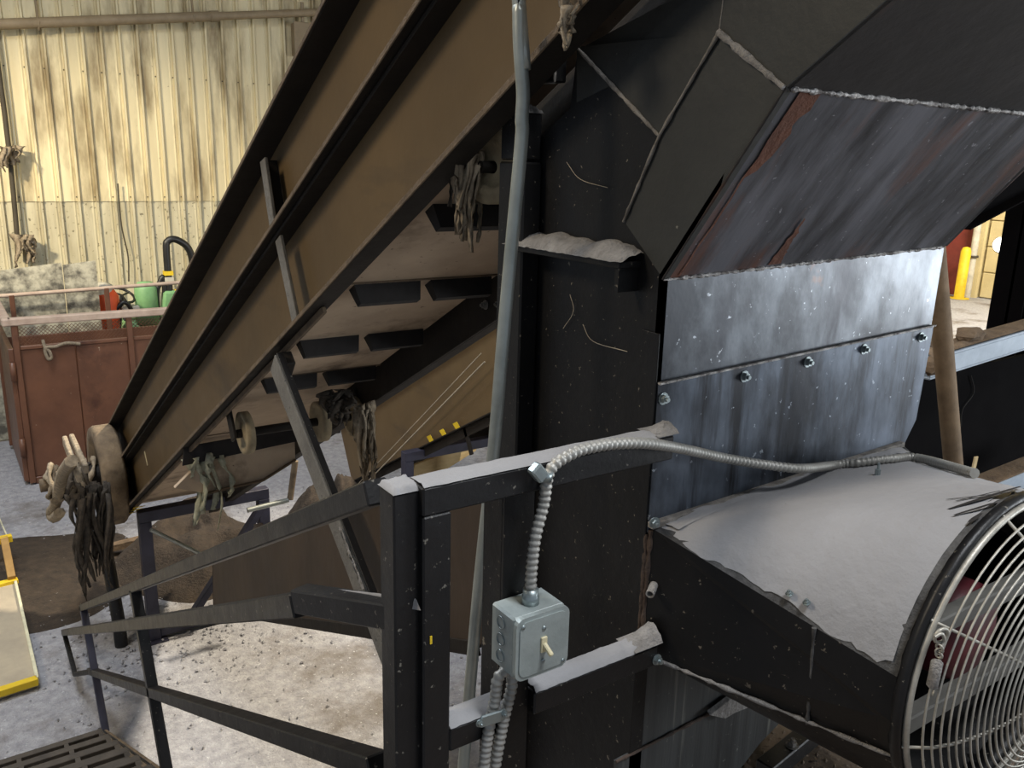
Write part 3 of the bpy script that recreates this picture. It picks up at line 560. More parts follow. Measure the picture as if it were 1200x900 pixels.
# upper side plates, each welded on
MB().prism([sx(677, 55)+Vector((-.003, 0, 0)), sx(775, 158)+Vector((-.003, 0, 0)), sx(845, 38)+Vector((-.003, 0, 0)), sx(852, -40)+Vector((-.003, 0, 0)), yz(1.18, cl_z(1.18)), yz(1.40, cl_z(1.40))], (.014, 0, 0)).build('side_plate', 'hood', hop)
MB().prism([E1, TOP, sx(845, 38), sx(775, 158), sx(732, 260)], (.014, 0, 0)).build('side_strip', 'hood', hop)
MB().prism([TOP+Vector((-.004, 0, 0)), TOP2+Vector((-.004, 0, 0)), TOP3+Vector((-.004, 0, 0)), yz(TOP3.y, 4.3), yz(.95, 4.3), sx(852, -40)+Vector((-.004, 0, 0)), sx(845, 38)+Vector((-.004, 0, 0))], (.014, 0, 0)).build('side_plate', 'hood', hop)
# sloping front plates
XR = 2.02
MB().prism([Vector((HX, E1.y, E1.z)), Vector((XR, E1.y, E1.z+.03)), Vector((XR+.03, TOP.y, TOP.z)), Vector((HX, TOP.y, TOP.z))], (0, .012, .006)).build('slope_plate', 'slope_steel', hop)
MB().prism([Vector((HX, TOP.y, TOP.z)), Vector((XR+.6, TOP.y, TOP.z)), Vector((XR+.6, TOP2.y, TOP2.z)), Vector((HX, TOP2.y, TOP2.z))], (0, .01, .012)).build('overhang_plate', 'hood_dark', hop)
MB().prism([Vector((HX, TOP2.y, TOP2.z)), Vector((XR+.6, TOP2.y, TOP2.z)), Vector((XR+.6, TOP3.y, TOP3.z)), Vector((HX, TOP3.y, TOP3.z))], (0, .01, .012)).build('overhang_plate', 'hood_dark', hop)
# rust stain running down the left edge of the slope plate
def slope(u, v, off=-.0015):
    a = Vector((HX, E1.y, E1.z)).lerp(Vector((HX, TOP.y, TOP.z)), v); b = Vector((XR, E1.y, E1.z+.03)).lerp(Vector((XR+.03, TOP.y, TOP.z)), v); return a.lerp(b, u)+Vector((0, off*.8, off*.6))
def stain(c, wfn, name, m, n=26):
    mb = MB(); vs = []
    for i in range(n+1):
        v = c[1]+(c[2]-c[1])*i/n; w = wfn(i/n)*(1+.35*nzv(i*.7, c[0]*9)); vs += [slope(c[0]+.006*nzv(i*.31, 4), v), slope(c[0]+.006*nzv(i*.31, 4)+max(w, .001), v)]
    mb.add(vs, [(2*i, 2*i+1, 2*i+3, 2*i+2) for i in range(n)]); return mb.build(name, m, hop)
stain((.035, .02, .99), lambda t: .004+.075*max(0, t-.58)**.5*(1 if t > .58 else 0)+.003*(t), 'rust_stain', 'rust')
stain((.30, .02, .33), lambda t: .035*(1-t)+.004, 'rust_stain', 'rust')
# front plates
A = [onY(x, y, HY) for x, y in ((780, 327), (1106, 288), (1091, 384), (770, 455))]
MB().prism([Vector((HX, HY, 3.405)), Vector((2.02, HY, 3.435)), Vector((2.015, HY, 3.22)), Vector((HX, HY, 3.19))], (0, .012, 0)).build('front_plate', 'mill_steel', hop)
lp = MB().prism([Vector((HX, HY-.006, 3.205)), Vector((2.016, HY-.006, 3.238)), Vector((2.0, HY-.006, 3.0)), Vector((1.955, HY-.006, 2.93)), Vector((HX, HY-.006, 2.905))], (0, .012, 0)).build('front_plate', 'mill_steel_low', hop)
MB().bar(Vector((HX, HY-.008, 3.206)), Vector((2.016, HY-.008, 3.239)), .008, .004, (0, 0, 1), 0).build('plate_edge', 'weld_bright', lp)
for px in ((777, 467), (872, 441), (946, 424), (1012, 409), (1079, 395)):
    hexbolt(onY(px[0], px[1], HY-.006), (0, -1, 0), .0085, .008).build('bolt', 'galv', lp)
MB().prism([Vector((HX, HY, 2.915)), Vector((1.96, HY, 2.94)), Vector((1.9, HY, 2.62)), Vector((1.62, HY, 2.36)), Vector((1.42, HY, 2.16)), Vector((HX, HY, 2.16))], (0, .012, 0)).build('front_plate', 'drip_steel', hop)
pA, pB = onY(722, 893, HY-.004), onY(872, 815, HY-.004)
MB().prism([pA, pB, onY(925, 835, HY-.004), onY(890, 872, HY-.004), onY(845, 930, HY-.004), onY(722, 930, HY-.004)], (0, .008, 0)).build('patch_plate', 'drip_steel', hop)
weld([pA, pB], .004, 'weld_seam', hop, 'old_weld')
MB().prism([onY(x, y, HY-.02) for x, y in ((832, 838), (856, 820), (872, 812), (885, 815), (880, 828), (862, 835), (850, 842))], (0, .01, .005)).build('loose_flake', 'dust_rough', hop)
MB().bar(onY(762, 616, HY-.012), onY(1057, 520, HY-.012), .016, .012, (0, 0, 1), .001).build('duct_flange_bar', 'weld', hop)
def face_stain(px, w, name, m):
    c_ = [onY(x, y, HY-.0012) for x, y in px]; k = len(c_); vs = []
    cc_ = smooth_path(c_, 6); k = len(cc_)
    for i, q_ in enumerate(cc_):
        ww = w*(.25+.75*math.sin(PI*(i+.5)/k))*(1+.5*nzv(i*.6, 3)); vs += [q_-Vector((ww, 0, 0)), q_+Vector((ww*(1+.4*nzv(i*.8, 9)), 0, 0))]
    MB().add(vs, [(2*i, 2*i+1, 2*i+3, 2*i+2) for i in range(k-1)]).build(name, m, hop)
# remaining hopper sides
EP = [(2.018, 3.43), (2.014, 3.2), (1.955, 2.94), (1.895, 2.62), (1.615, 2.36), (1.415, 2.16)]
for (xa, za), (xb, zb) in zip(EP, EP[1:]): MB().prism([Vector((xa, HY+.012, za)), Vector((xb, HY+.012, zb)), Vector((xb, 1.59, zb)), Vector((xa, 1.59, za))], (-.008, 0, 0)).build('end_plate', 'black', hop)
MB().box((HX, 1.59, 1.9), (XR, 1.60, 3.62)).build('back_plate', 'black', hop)
MB().prism([Vector((XR, HY, 3.43)), Vector((XR, 1.6, 3.43)), Vector((XR, 1.6, 4.2)), Vector((XR, .6, 4.2)), Vector((XR, TOP.y, TOP.z))], (.012, 0, 0)).build('end_plate', 'black', hop)
# corner angle along the near edge
MB().box((HX-.006, HY-.004, 1.9), (HX+.03, HY+.002, 2.63), .001).build('corner_angle', 'black', hop)
MB().box((HX-.004, HY-.003, 1.9), (HX+.0, HY+.045, 3.30), .001).build('corner_angle', 'black', hop)
weld([yz(HY-.002, 2.64), yz(HY-.002, 2.9)], .005, 'weld_seam', hop, 'old_weld')
# welds
o = Vector((-.004, 0, 0))
weld([sx(677, 55)+o, sx(775, 160)+o], .0038, 'weld_seam', hop); weld([sx(732, 260)+o, sx(775, 158)+o, sx(845, 38)+o], .0032, 'weld_seam', hop)
weld([sx(845, 38)+o*1.6, sx(922, 103)+o*1.6], .0058, 'weld_seam', hop, 'dust_rough'); weld([sx(845, 38)+o, sx(852, -20)+o], .002, 'weld_seam', hop)
weld([slope(0.01, 1), slope(.5, 1), slope(1.0, 1)], .0042, 'weld_seam', hop, 'weld_bright', amp=.6, step=.006); weld([slope(0, 0), slope(1, 0)], .0035, 'weld_seam', hop, 'weld_bright', amp=.6, step=.007)
weld([E1+o*.5, TOP+o*.5], .0025, 'weld_seam', hop, 'hood_dark')
# ledge with a thick drift of dust
L0, L1 = sx(613, 268), sx(752, 296)
MB().box((HX-.055, 1.185, 3.415), (HX, 1.56, 3.427), .001).build('ledge', 'black', hop)
lump(lambda u, v: Vector((HX-.062*v*(1+.10*nzv(u*6, 1))*(1 if u > .02 else .9), 1.18+.385*u, 3.427+(.034*math.sin(PI*min(1, v*.55+.45))*(.85+.4*nzv(u*7, 2)))*(1-max(0, v-.75)*3.6)*(.5+.5*min(1, (1-u)*18)*min(1, u*14))+.003*nzv(u*30, v*12))), 40, 8, 'dust_drift', 'dust_rough', hop)
MB().box((HX-.05, 1.19, 3.37), (HX-.001, 1.20, 3.415)).build('ledge_gusset', 'black', hop)
# small bracket box near conveyor
c = sx(655, 80); br = MB().box((HX-.03, c.y-.03, c.z-.03), (HX-.002, c.y+.03, c.z+.03), .003).build('bracket', 'black', hop)
weld([c+Vector((-.032, -.03, -.03)), c+Vector((-.032, -.03, .03))], .0022, 'weld_seam', br, 'weld', amp=.8, step=.008); weld([c+Vector((-.032, -.03, .032)), c+Vector((-.032, .025, .034))], .002, 'weld_seam', br)
weld([c+Vector((-.032, -.03, -.032)), c+Vector((-.032, .025, -.03))], .0012, 'weld_seam', br)
for k, pp in enumerate((((664, 190), (680, 210), (712, 220)), ((683, 380), (695, 400), (735, 412)), ((668, 345), (672, 365), (660, 385)))):
    MB().tube(smooth_path([sx(*p_, HX-.006) for p_ in pp], 6), .0007, 5).build('cobweb_strand', 'string', hop)
# ------------------------------------------------------------------ column beside hopper
t = thing('hopper_column', (1.055, 1.55, 0), 'square black column left of the hopper with a dusty cap', 'column')
MB().box((1.05, 1.505, 0), (1.098, 1.60, 3.60), .004).build('post', 'black', t); MB().box((1.052, 1.507, 3.603), (1.096, 1.598, 3.70), .004).build('post_top', 'black', t)
lump(lambda u, v: Vector((1.048+.052*u, 1.503+.098*v, 3.698+.02*min(1, min(u, 1-u, v, 1-v)*7)*(.7+.6*nzv(u*5, v*5)))), 12, 12, 'dust_cap', 'dust_rough', t)
# cream idler near hopper is the roller at the top of the conveyor
q = onX(584, 196, 1.13); rd = thing('idler_wheel', (1.13, q.y, q.z-.08), 'cream coloured idler wheel behind the steel conduit', 'wheel')
MB().lathe([(.015, -.02), (.045, -.02), (.055, -.035), (.085, -.035), (.085, .035), (.055, .035), (.045, .02), (.015, .02)], q, (1, .25, 0), 32).build('disc', 'roller', rd); MB().tube([q-EX*.05, q+EX*.3], .014, 10).build('axle', 'frame_dark', rd)
# ------------------------------------------------------------------ tall steel conduit
def dep(x, y, d): return CAM+ray(x, y)*d
P = [dep(x, y, dd) for x, y, dd in ((605, -40, 1.52), (608, 0, 1.53), (609, 47, 1.54), (611, 80, 1.55), (613, 110, 1.56), (611.5, 140, 1.57), (611, 167, 1.58), (599, 293, 1.62), (588, 415, 1.66), (578, 533, 1.70), (560, 700, 1.77), (543, 900, 1.86), (530, 1050, 1.95))]
P = [P[0]+(P[0]-P[1]).normalized()*2.2]+P+[P[-1]+(P[-1]-P[-2]).normalized()*.9]; o = MB().tube(smooth_path(P, 6), .0128, 16).build('steel_conduit', 'conduit', None, P[-1]); tag(o, 'tall galvanised conduit running up in front of the black column', 'pipe')
# ================================================================== guard frame in front of hopper
GY = 1.085; w = .05
g = thing('guard_rail', (.60, GY, 2.05), 'black square tube guard rail frame with dusty top beside hopper', 'railing')
MB().box((.572, GY-.025, 3.075), (1.094, GY+.025, 3.122), .003).build('top_bar', 'black_rail', g)
MB().box((.572, GY-.025, 2.05), (.622, GY+.025, 3.075), .003).build('post', 'black_rail', g)
MB().box((.622, GY-.025, 2.64), (.735, GY+.025, 2.685), .003).build('middle_bar', 'black_rail', g); MB().box((.795, GY-.025, 2.645), (1.094, GY+.025, 2.69), .003).build('middle_bar', 'black_rail', g)
MB().box((.735, GY-.005, 2.05), (.795, GY+.003, 3.075), .001).build('angle_post', 'black', g); MB().box((.735, GY+.003, 2.05), (.741, GY+.06, 3.075), .001).build('angle_post', 'black', g)
def dustbar(x0, x1, z, y0=GY-.026, y1=GY+.026, h=.006, name='dust_layer', par=g, n=40):
    return lump(lambda u, v: Vector((x0+(x1-x0)*u, y0+(y1-y0)*v+.002*nzv(u*20, v*3), z+h*min(1, min(v, 1-v)*5)*(.55+.8*abs(nzv(u*9, v*3, 3)))+.001)), n, 6, name, 'dust', par)
dustbar(.573, 1.09, 3.122, h=.007); dustbar(.623, .735, 2.685, n=12); dustbar(.797, 1.09, 2.69, h=.012)
lump(lambda u, v: Vector((1.05+.05*u, GY-.03+.06*v, 3.126+.016*math.sin(PI*v)*(u)*(1+.5*nzv(u*6, v*6)))), 8, 8, 'dust_heap', 'dust_rough', g)
lump(lambda u, v: Vector((1.03+.07*u, GY-.03+.06*v, 2.695+.03*math.sin(PI*v)*(u)*(1+.5*nzv(u*6, v*6)))), 8, 8, 'dust_heap', 'dust_rough', g)
hexbolt(Vector((1.09, GY-.026, 2.66)), (0, -1, 0), .008, .008).build('bolt', 'galv', g)
q = onY(505, 750, GY-.0255); MB().bbox(q, (Vector((1, 0, 0)), Vector((0, 1, 0)), Vector((0, 0, 1))), (.002, .0008, .007), 0).build('paint_fleck', 'yellow', g)
# ------------------------------------------------------------------ switch box
bx = thing('switch_box', (.765, GY-.03, 2.78), 'galvanised switch box with ivory toggle on the guard post', 'switch box')
x0, x1, y0, y1, z0, z1 = .712, .816, 1.012, GY-.005, 2.775, 2.885
MB().box((x0, y0, z0), (x1, y1, z1), .004).build('box_body', 'box', bx)
cvx = MB(); rr = .016; pts = []
for cx, cz, a0 in ((x1-rr+.002, z1-rr+.002, 0), (x0+rr-.002, z1-rr+.002, 90), (x0+rr-.002, z0+rr-.002, 180), (x1-rr+.002, z0+rr-.002, 270)):
    for k in range(5): a = math.radians(a0+k*22.5); pts.append(Vector((cx+rr*math.cos(a), y0-.010, cz+rr*math.sin(a))))
cp = cvx.prism(pts, (0, .009, 0)).build('cover_plate', 'box', bx)
cc = Vector(((x0+x1)/2, y0-.0105, (z0+z1)/2)); cin = MB()
cin.prism([cc+(p-cc)*.88 for p in pts], (0, -.002, 0)).build('cover_relief', 'box', cp)
tg = MB().box((cc.x-.006, cc.y-.005, cc.z-.014), (cc.x+.006, cc.y, cc.z+.014), .001).build('toggle_bezel', 'ivory', bx)
MB().bar(cc+Vector((0, -.002, .002)), cc+Vector((.003, -.022, -.012)), .008, .008, (0, 0, 1), .002).build('toggle', 'ivory', tg)
for dx, dz in ((.0, .03), (0, -.03), (-.042, .044), (.042, -.044)):
    q = cc+Vector((dx, -.002, dz)); MB().lathe([(0, .002), (.0035, .0015), (.004, 0)], q, (0, -1, 0), 10).build('cover_screw', 'galv', cp)
for k in range(3):
    q = Vector((x0-.0005, y0+.038, z1-.024-k*.031)); o = MB(); o.lathe([(.0118, 0), (.0118, .0012), (.0095, .0012), (.0095, 0)], q, (-1, 0, 0), 24); o.build('knockout', 'galv', bx)
MB().lathe([(0, 0), (.015, 0), (.015, .014), (.0135, .016), (.0135, .026), (0, .026)], (.765, y0+.030, z1), (0, 0, 1), 16).build('connector', 'galv', bx)
for x in (.770, .798): MB().lathe([(0, 0), (.014, 0), (.014, -.014), (0, -.014)], (x, y0+.032, z0), (0, 0, 1), 16).build('connector', 'galv', bx)
# flexible conduits
Yc = 1.04
P = [Vector((.765, y0+.030, z1+.02)), Vector((.766, y0+.031, z1+.055)), Vector((.773, 1.045, 3.0)), Vector((.79, 1.048, 3.055)), onY(645, 551, 1.047), onY(672, 531, 1.044), onY(700, 523, 1.042), onY(730, 519.5, 1.04), onY(762, 520, 1.042), onY(800, 526, 1.07), onY(850, 537, 1.088), onY(900, 545, 1.07), onY(940, 549, 1.05)]
CONDUIT = P
FLEX_LATER = lambda: flex('flexible_conduit', CONDUIT, .0105, 'grey armoured conduit looping from switch box over to the fan', 'conduit')
tgk = onY(628, 553, 1.035); t = thing('conduit_strap', tgk, 'small galvanised clip strapping the armoured conduit to the guard rail', 'clip')
MB().bar(onY(625, 547, 1.036), onY(636, 560, 1.036), .022, .018, (0, 1, 0), .003).build('clip_tab', 'galv', t); MB().lathe([(.0115, -.008), (.015, -.008), (.015, .008), (.0115, .008)], onY(637, 557, 1.047), (P[4]-P[3]), 16, True).build('clip_band', 'galv', t)
flex('flexible_conduit', [Vector((.770, y0+.032, z0-.008)), onY(587, 790, 1.042), onY(580, 820, 1.045), onY(572, 860, 1.05), onY(567, 900, 1.05), onY(564, 940, 1.05), onY(556, 1030, 1.05), onY(545, 1180, 1.05)], .0105, 'left one of two armoured conduits dropping from switch box', 'conduit')
flex('flexible_conduit', [Vector((.798, y0+.032, z0-.008)), onY(604, 785, 1.045), onY(599, 808, 1.045), onY(590, 845, 1.05), onY(580, 900, 1.05), onY(575, 940, 1.05), onY(567, 1030, 1.05), onY(556, 1180, 1.05)], .0105, 'right one of two armoured conduits dropping from switch box', 'conduit')
t = thing('conduit_clamp', onY(578, 848, 1.03), 'two hole clamp holding both armoured conduits to the guard', 'clip')
MB().bar(onY(563, 846, 1.032), onY(592, 837, 1.032), .022, .006, (0, 1, 0), .002).build('band', 'galv', t)
for px in ((562, 847), (590, 836)): hexbolt(onY(px[0], px[1], 1.03), (0, -1, 0), .005, .005).build('bolt', 'galv', t)
# ================================================================== extraction fan
fan = thing('extractor_fan', (1.566, .70, 2.05), 'black ducted fan with wire guard and thick dust on its duct', 'fan')
FC = Vector((1.566, .672, 2.735)); FR = .306
TL, TR, BL, BR = Vector((1.105, 1.115, 2.915)), Vector((1.955, 1.115, 2.94)), Vector((1.10, 1.115, 2.645)), Vector((1.92, 1.115, 2.645))
def rp(deg, R=FR, y=None): a = math.radians(deg); return Vector((FC.x+R*math.cos(a), FC.y if y is None else y, FC.z+R*math.sin(a)))
def grid_face(c, a0, a1, n, m=8, bulge=.0):
    return [[c.lerp(rp(a0+(a1-a0)*i/n), j/m) for j in range(m+1)] for i in range(n+1)]
def fan_tri(mb, c, a0, a1, n, off=0):
    rows = grid_face(c, a0, a1, n); vs = [p for r in rows for p in r]; k = len(rows[0]); mb.add(vs, [(i*k+j, (i+1)*k+j, (i+1)*k+j+1, i*k+j+1) for i in range(n) for j in range(k-1)], True)
def duct_pt(u, v):
    e = 1-math.cos(u*PI); uu = .5*e*.6+u*.4; return TL.lerp(TR, u).lerp(rp(90-82*math.copysign(abs(2*u-1)**3.2, 2*u-1)), v)
top = MB(); top.add([duct_pt(i/30, j/10) for i in range(31) for j in range(11)], [(i*11+j, (i+1)*11+j, (i+1)*11+j+1, i*11+j+1) for i in range(30) for j in range(10)], True); dtop = top.build('duct_top', 'dust_edge', fan)
sd_ = MB(); sd_.prism([TL, BL, rp(205), rp(188), rp(172)], (.004, 0, 0)); sd_.build('duct_side', 'black', fan)
bt = MB(); fan_tri(bt, BL, 205, 270, 14); fan_tri(bt, BR, 270, 352, 14); bt.add([BL, BR, rp(270)], [(0, 1, 2)]); bt.add([TR, BR, rp(352), rp(0), rp(8)], [(0, 1, 2, 3, 4)]); bt.build('duct_bottom', 'black', fan)
# dust lying on the duct, a thin lumpy blanket
db = MB()
NU, NV = 60, 40
def duct_n(u, v):
    e = 1e-3; a = duct_pt(min(u+e, 1), v)-duct_pt(max(u-e, 0), v); b_ = duct_pt(u, min(v+e, 1))-duct_pt(u, max(v-e, 0)); n = b_.cross(a).normalized(); return n if n.z > 0 else -n
vs = []
for i in range(NU+1):
    for j in range(NV+1):
        u = .0+.965*i/NU; v = .01+.965*j/NV; u = u+(1-i/NU)*max(0, .008+.016*nzv(v*7, 1.3)+.007*nzv(v*19, 4))*(1 if i < NU*.9 else 0); q = duct_pt(u, v); ed = min(1, i/6, (NV-j)/4, (NU-i)/6)
        vs.append(q+duct_n(u, v)*(.0005+.007*ed*(.75+.5*nzv(q.x*6, q.y*6))+.0012*nzv(q.x*45, q.y*45)))
db.add(vs, [(i*(NV+1)+j, (i+1)*(NV+1)+j, (i+1)*(NV+1)+j+1, i*(NV+1)+j+1) for i in range(NU) for j in range(NV)], True)
from mathutils.geometry import intersect_ray_tri
def duct_hit(px, py):
    dr = ray(px, py)
    for i in range(40):
        for j in range(20):
            a, b_, c_, d_ = [duct_pt((i+k)/40, (j+l)/20) for k, l in ((0, 0), (1, 0), (1, 1), (0, 1))]
            for tri in ((a, b_, c_), (a, c_, d_)):
                h_ = intersect_ray_tri(*tri, dr, CAM, True)
                if h_: return h_, (i+.5)/40, (j+.5)/20
    return None
dust = db.build('dust_blanket', 'dust', fan)
# drift where the duct meets the hopper
lump(lambda u, v: duct_pt(.03+.94*u, .01+.07*v)+Vector((0, -.002, .006+(.006*(1+1.2*nzv(u*13, 2))*min(1, u*9, (1-u)*9))*(1-v)+.002*nzv(u*40, v*3))), 60, 6, 'dust_drift', 'dust', fan)
weld([BL+Vector((-.002, -.004, -.002)), rp(203, FR+.001)], .004, 'weld_seam', fan, 'dust_rough', amp=.6); weld([TL.lerp(BL, .02), TL.lerp(BL, 1)], .005, 'weld_seam', fan, 'old_weld')
weld([TL.lerp(rp(172), .70)+Vector((-.003, 0, 0)), BL.lerp(rp(205), .70)+Vector((-.003, 0, 0))], .0035, 'seam_strip', fan, 'dust_edge')
for px in ((955, 724), (977, 735)):
    q = TL.lerp(rp(166), (px[0]-762)/(1045-762)*.86)+Vector((0, 0, .012)); hexbolt(q, (-.4, -.1, 1), .005, .005).build('bolt', 'galv', fan)
hexbolt(Vector((1.103, 1.105, 2.93)), (-.3, -1, 0), .008, .008).build('bolt', 'galv', fan); hexbolt(TR+Vector((-.33, -.14, .02)), (0, 0, 1), .006, .02).build('bolt', 'galv', fan)
# pipe stub in the duct side
q = TL.lerp(BL, .42).lerp(rp(188), .035); MB().lathe([(.0085, .0), (.0085, .035), (.006, .035), (.006, 0)], q, (-.8, -.55, -.1), 14).build('pipe_stub', 'dust_rough', fan)
# fan ring, guard, motor
MB().lathe([(FR-.008, .02), (FR-.002, .02), (FR-.002, -.004), (FR+.010, -.006), (FR+.010, -.022), (FR-.008, -.022), (FR-.010, -.002)], FC, (0, 1, 0), 72, True).build('fan_ring', 'black_rail', fan)
GYf = FC.y-.026; wires = []
def wring(R, y, r=.0021):
    mb = MB(); pts = [Vector((FC.x+R*math.cos(2*PI*k/64), y, FC.z+R*math.sin(2*PI*k/64))) for k in range(65)]; mb.tube(pts, r, 6, False); return mb
gd = MB().lathe([(FR-.006+.006*math.cos(u*PI/4), .006*math.sin(u*PI/4)) for u in range(8)], (FC.x, GYf, FC.z), (0, 1, 0), 72, True).build('guard', 'guard_wire', fan)
R = FR-.017; k = 0
def gy(R): return GYf-.11*(1-(R/FR)**2)**.7
while R > .03:
    wring(R, gy(R)).build('guard_ring', 'guard_wire', gd); R -= .0115
for k in range(8):
    a = 2*PI*(k+.35)/8; pts = [Vector((FC.x+r_*math.cos(a), gy(r_)+.004, FC.z+r_*math.sin(a))) for r_ in [FR*(1-.1*i)+.0 for i in range(10)]]
    MB().tube(pts, .003, 6).build('guard_spoke', 'guard_wire', gd)
MB().lathe([(0, 0), (.09, 0), (.1, .02), (.1, .16), (.085, .19), (0, .19)], (FC.x, FC.y+.03, FC.z+.01), (0, 1, 0), 28).build('motor', 'fan_red', fan)
MB().lathe([(0, 0), (.05, 0), (.06, .05), (0, .05)], (FC.x, FC.y+.22, FC.z), (0, 1, 0), 24).build('fan_hub', 'fan_grey', fan)
for k in range(4):
    a = 2*PI*k/4+.5; u = Vector((math.cos(a), 0, math.sin(a))); v = Vector((-math.sin(a), 0, math.cos(a))); c0 = Vector((FC.x, FC.y+.25, FC.z)); vs = []
    for i in range(7):
        r_ = .05+.15*i/6; wd = .045+.06*i/6; tw = .9-.5*i/6; e = (v*math.cos(tw)+Vector((0, 1, 0))*math.sin(tw)); nn = u.cross(e).normalized()*.003
        vs += [c0+u*r_-e*wd+nn, c0+u*r_+e*wd+nn, c0+u*r_+e*wd-nn, c0+u*r_-e*wd-nn]
    MB().add(vs, [(i*4+j, i*4+(j+1) % 4, i*4+4+(j+1) % 4, i*4+4+j) for i in range(6) for j in range(4)]+[(3, 2, 1, 0), (24, 25, 26, 27)], True).build('fan_blade', 'fan_grey', fan)
for z in (-.09, .09): MB().bar((FC.x-.275, FC.y+.02, FC.z+z), (FC.x+.275, FC.y+.02, FC.z+z), .03, .035, (0, 0, 1), .003).build('motor_mount', 'fan_grey', fan)
# clip with spring on the guard
sp = onY(1103, 745, GYf-.02); cl_ = MB().lathe([(.013+.003*math.cos(u*PI/4), .003*math.sin(u*PI/4)) for u in range(8)], sp, (.3, 1, .1), 24, True).build('clip_ring', 'guard_wire', fan)
MB().tube(smooth_path([sp+Vector((-.02, .0, .004)), sp+Vector((-.008, -.004, .008)), sp+Vector((.004, -.004, -.008)), sp+Vector((.0, -.003, -.02))], 6), .003, 6).build('hook', 'guard_wire', cl_)
for k in range(3): MB().lathe([(.006+.0016*math.cos(u*PI/3), .0016*math.sin(u*PI/3)) for u in range(6)], sp+Vector((-.003+.001*k, -.002, -.02-.007*k)), (1, k % 2, .2), 12, True).build('chain_link', 'guard_wire', cl_)
MB().tube([sp+Vector((-.003, -.002, -.042)), sp+Vector((-.005, -.003, -.045)), sp+Vector((-.008, -.003, -.088)), sp+Vector((-.008, -.003, -.091))], .009, 12, True, [.006, .0095, .0095, .006]).build('spring_barrel', 'dust_rough', cl_)
MB().tube(smooth_path([sp+Vector((-.008, -.003, -.091)), sp+Vector((-.009, -.003, -.103)), sp+Vector((-.002, -.003, -.108)), sp+Vector((.004, -.002, -.102))], 6), .0022, 6).build('spring_hook', 'guard_wire', cl_)
for px, py in ((980, 549), (1010, 546), (1045, 542), (1075, 541), (1105, 544), (1130, 552), (1142, 560)):
    h_ = duct_hit(px, py+4)
    if h_: CONDUIT.append(h_[0]+duct_n(h_[1], h_[2])*.016)
FLEX_LATER()
# finger streaks in the dust
for k, (x0_, y0_, x1_, y1_, wd) in enumerate(((1195, 575, 1112, 601, .006), (1194, 581, 1110, 590, .004), (1186, 588, 1118, 608, .005), (1150, 606, 1136, 616, .005), (1172, 580, 1120, 592, .003))):
    vs = []
    for i in range(11):
        px, py = x0_+(x1_-x0_)*i/10, y0_+(y1_-y0_)*i/10
        h_ = duct_hit(px, py)
        if not h_: continue
        hit = h_[0]+duct_n(h_[1], h_[2])*.006
        ww = wd*(.4+.6*math.sin(PI*(i+.6)/11.2)); pd_ = (duct_pt(h_[1], min(1, h_[2]+.02))-duct_pt(h_[1], h_[2]-.02)).normalized()*ww; nn_ = duct_n(h_[1], h_[2]); vs += [hit-pd_+nn_*.0018, hit+nn_*.0026, hit+pd_+nn_*.0018]
    n = len(vs)//3
    MB().add(vs, [(i*3+j, i*3+3+j, i*3+4+j, i*3+1+j) for i in range(n-1) for j in range(2)], True).build('finger_streak', 'cleat', fan)
# fan support foot
MB().bar((1.66, .70, 2.07), (1.66, .70, FC.z-FR+.02), .05, .05, (1, 0, 0)).build('support_leg', 'black_rail', fan); MB().box((1.57, .61, 2.05), (1.75, .79, 2.07), .002).build('foot_plate', 'black_rail', fan)
# ================================================================== stair railing
RX = .555
sr = thing('stair_railing', (RX, 1.15, 2.05), 'black square tube stair railing descending to the left', 'railing')
RA, RB = Vector((RX, 1.13, 3.10)), onX(97, 712, RX)
post = MB().box((RX-.025, GY-.01, 2.05), (RX+.025, GY+.04, 3.115), .003).build('post', 'black_rail', sr)
RA = onX(437, 578, RX); rd_ = (RB-RA).normalized()
MB().bar(RA-rd_*.02, RB, .042, .042, (0, 0, 1), .003).build('top_rail', 'black_rail', sr)
lump(lambda u, v: Vector((RX-.026+.052*u, GY-.012+.056*v, 3.115+.012*min(1, min(u, 1-u, v, 1-v)*8)*(.8+.5*nzv(u*5, v*5)))), 10, 10, 'dust_layer', 'dust', sr)
# dust on the rail's last stretch
MA, MBp = onX(432, 893, RX), onX(106, 786, RX); MB().bar(MA+(MA-MBp).normalized()*.05, MBp, .042, .042, (0, 0, 1), .003).build('middle_rail', 'black_rail', sr)
for a, b in (((97, 709), (124, 858)), ((158, 690), (197, 912))):
    A_, B_ = onX(*a, RX), onX(*b, RX)
    MB().bar(A_, B_, .05, .042, EX, .003).build('post', 'blue_steel' if a[0] < 100 else 'black_rail', sr)
HXr = .485
hr = MB().bar(onX(352, 708, HXr), onX(75, 741, HXr), .034, .045, (0, 0, 1), .003).build('handrail', 'black_rail', sr)
a0 = onX(355, 704, HXr); MB().bar(a0+Vector((0, .01, 0)), Vector((RX, GY+.01, 2.90)), .04, .045, (0, 0, 1), .003).build('rail_bracket', 'black_rail', hr)
lump(lambda u, v: Vector((HXr+.02+(RX-HXr-.01)*u-.0, a0.y-.02+(GY+.01-a0.y)*u-.02+.04*v, a0.z+(2.90-a0.z)*u+.024+.012*math.sin(PI*v)*(.4+.6*u)*(1+.4*nzv(u*4, v*4)))), 10, 6, 'dust_layer', 'dust', hr)
e0, e1, e2 = onX(75, 741, HXr), onX(88, 790, HXr), onX(108, 787, RX); MB().bar(e0, e1, .03, .03, EX).build('rail_return', 'black_rail', hr); MB().bar(e1, e2, .03, .03, (0, 0, 1)).build('rail_return', 'black_rail', hr)
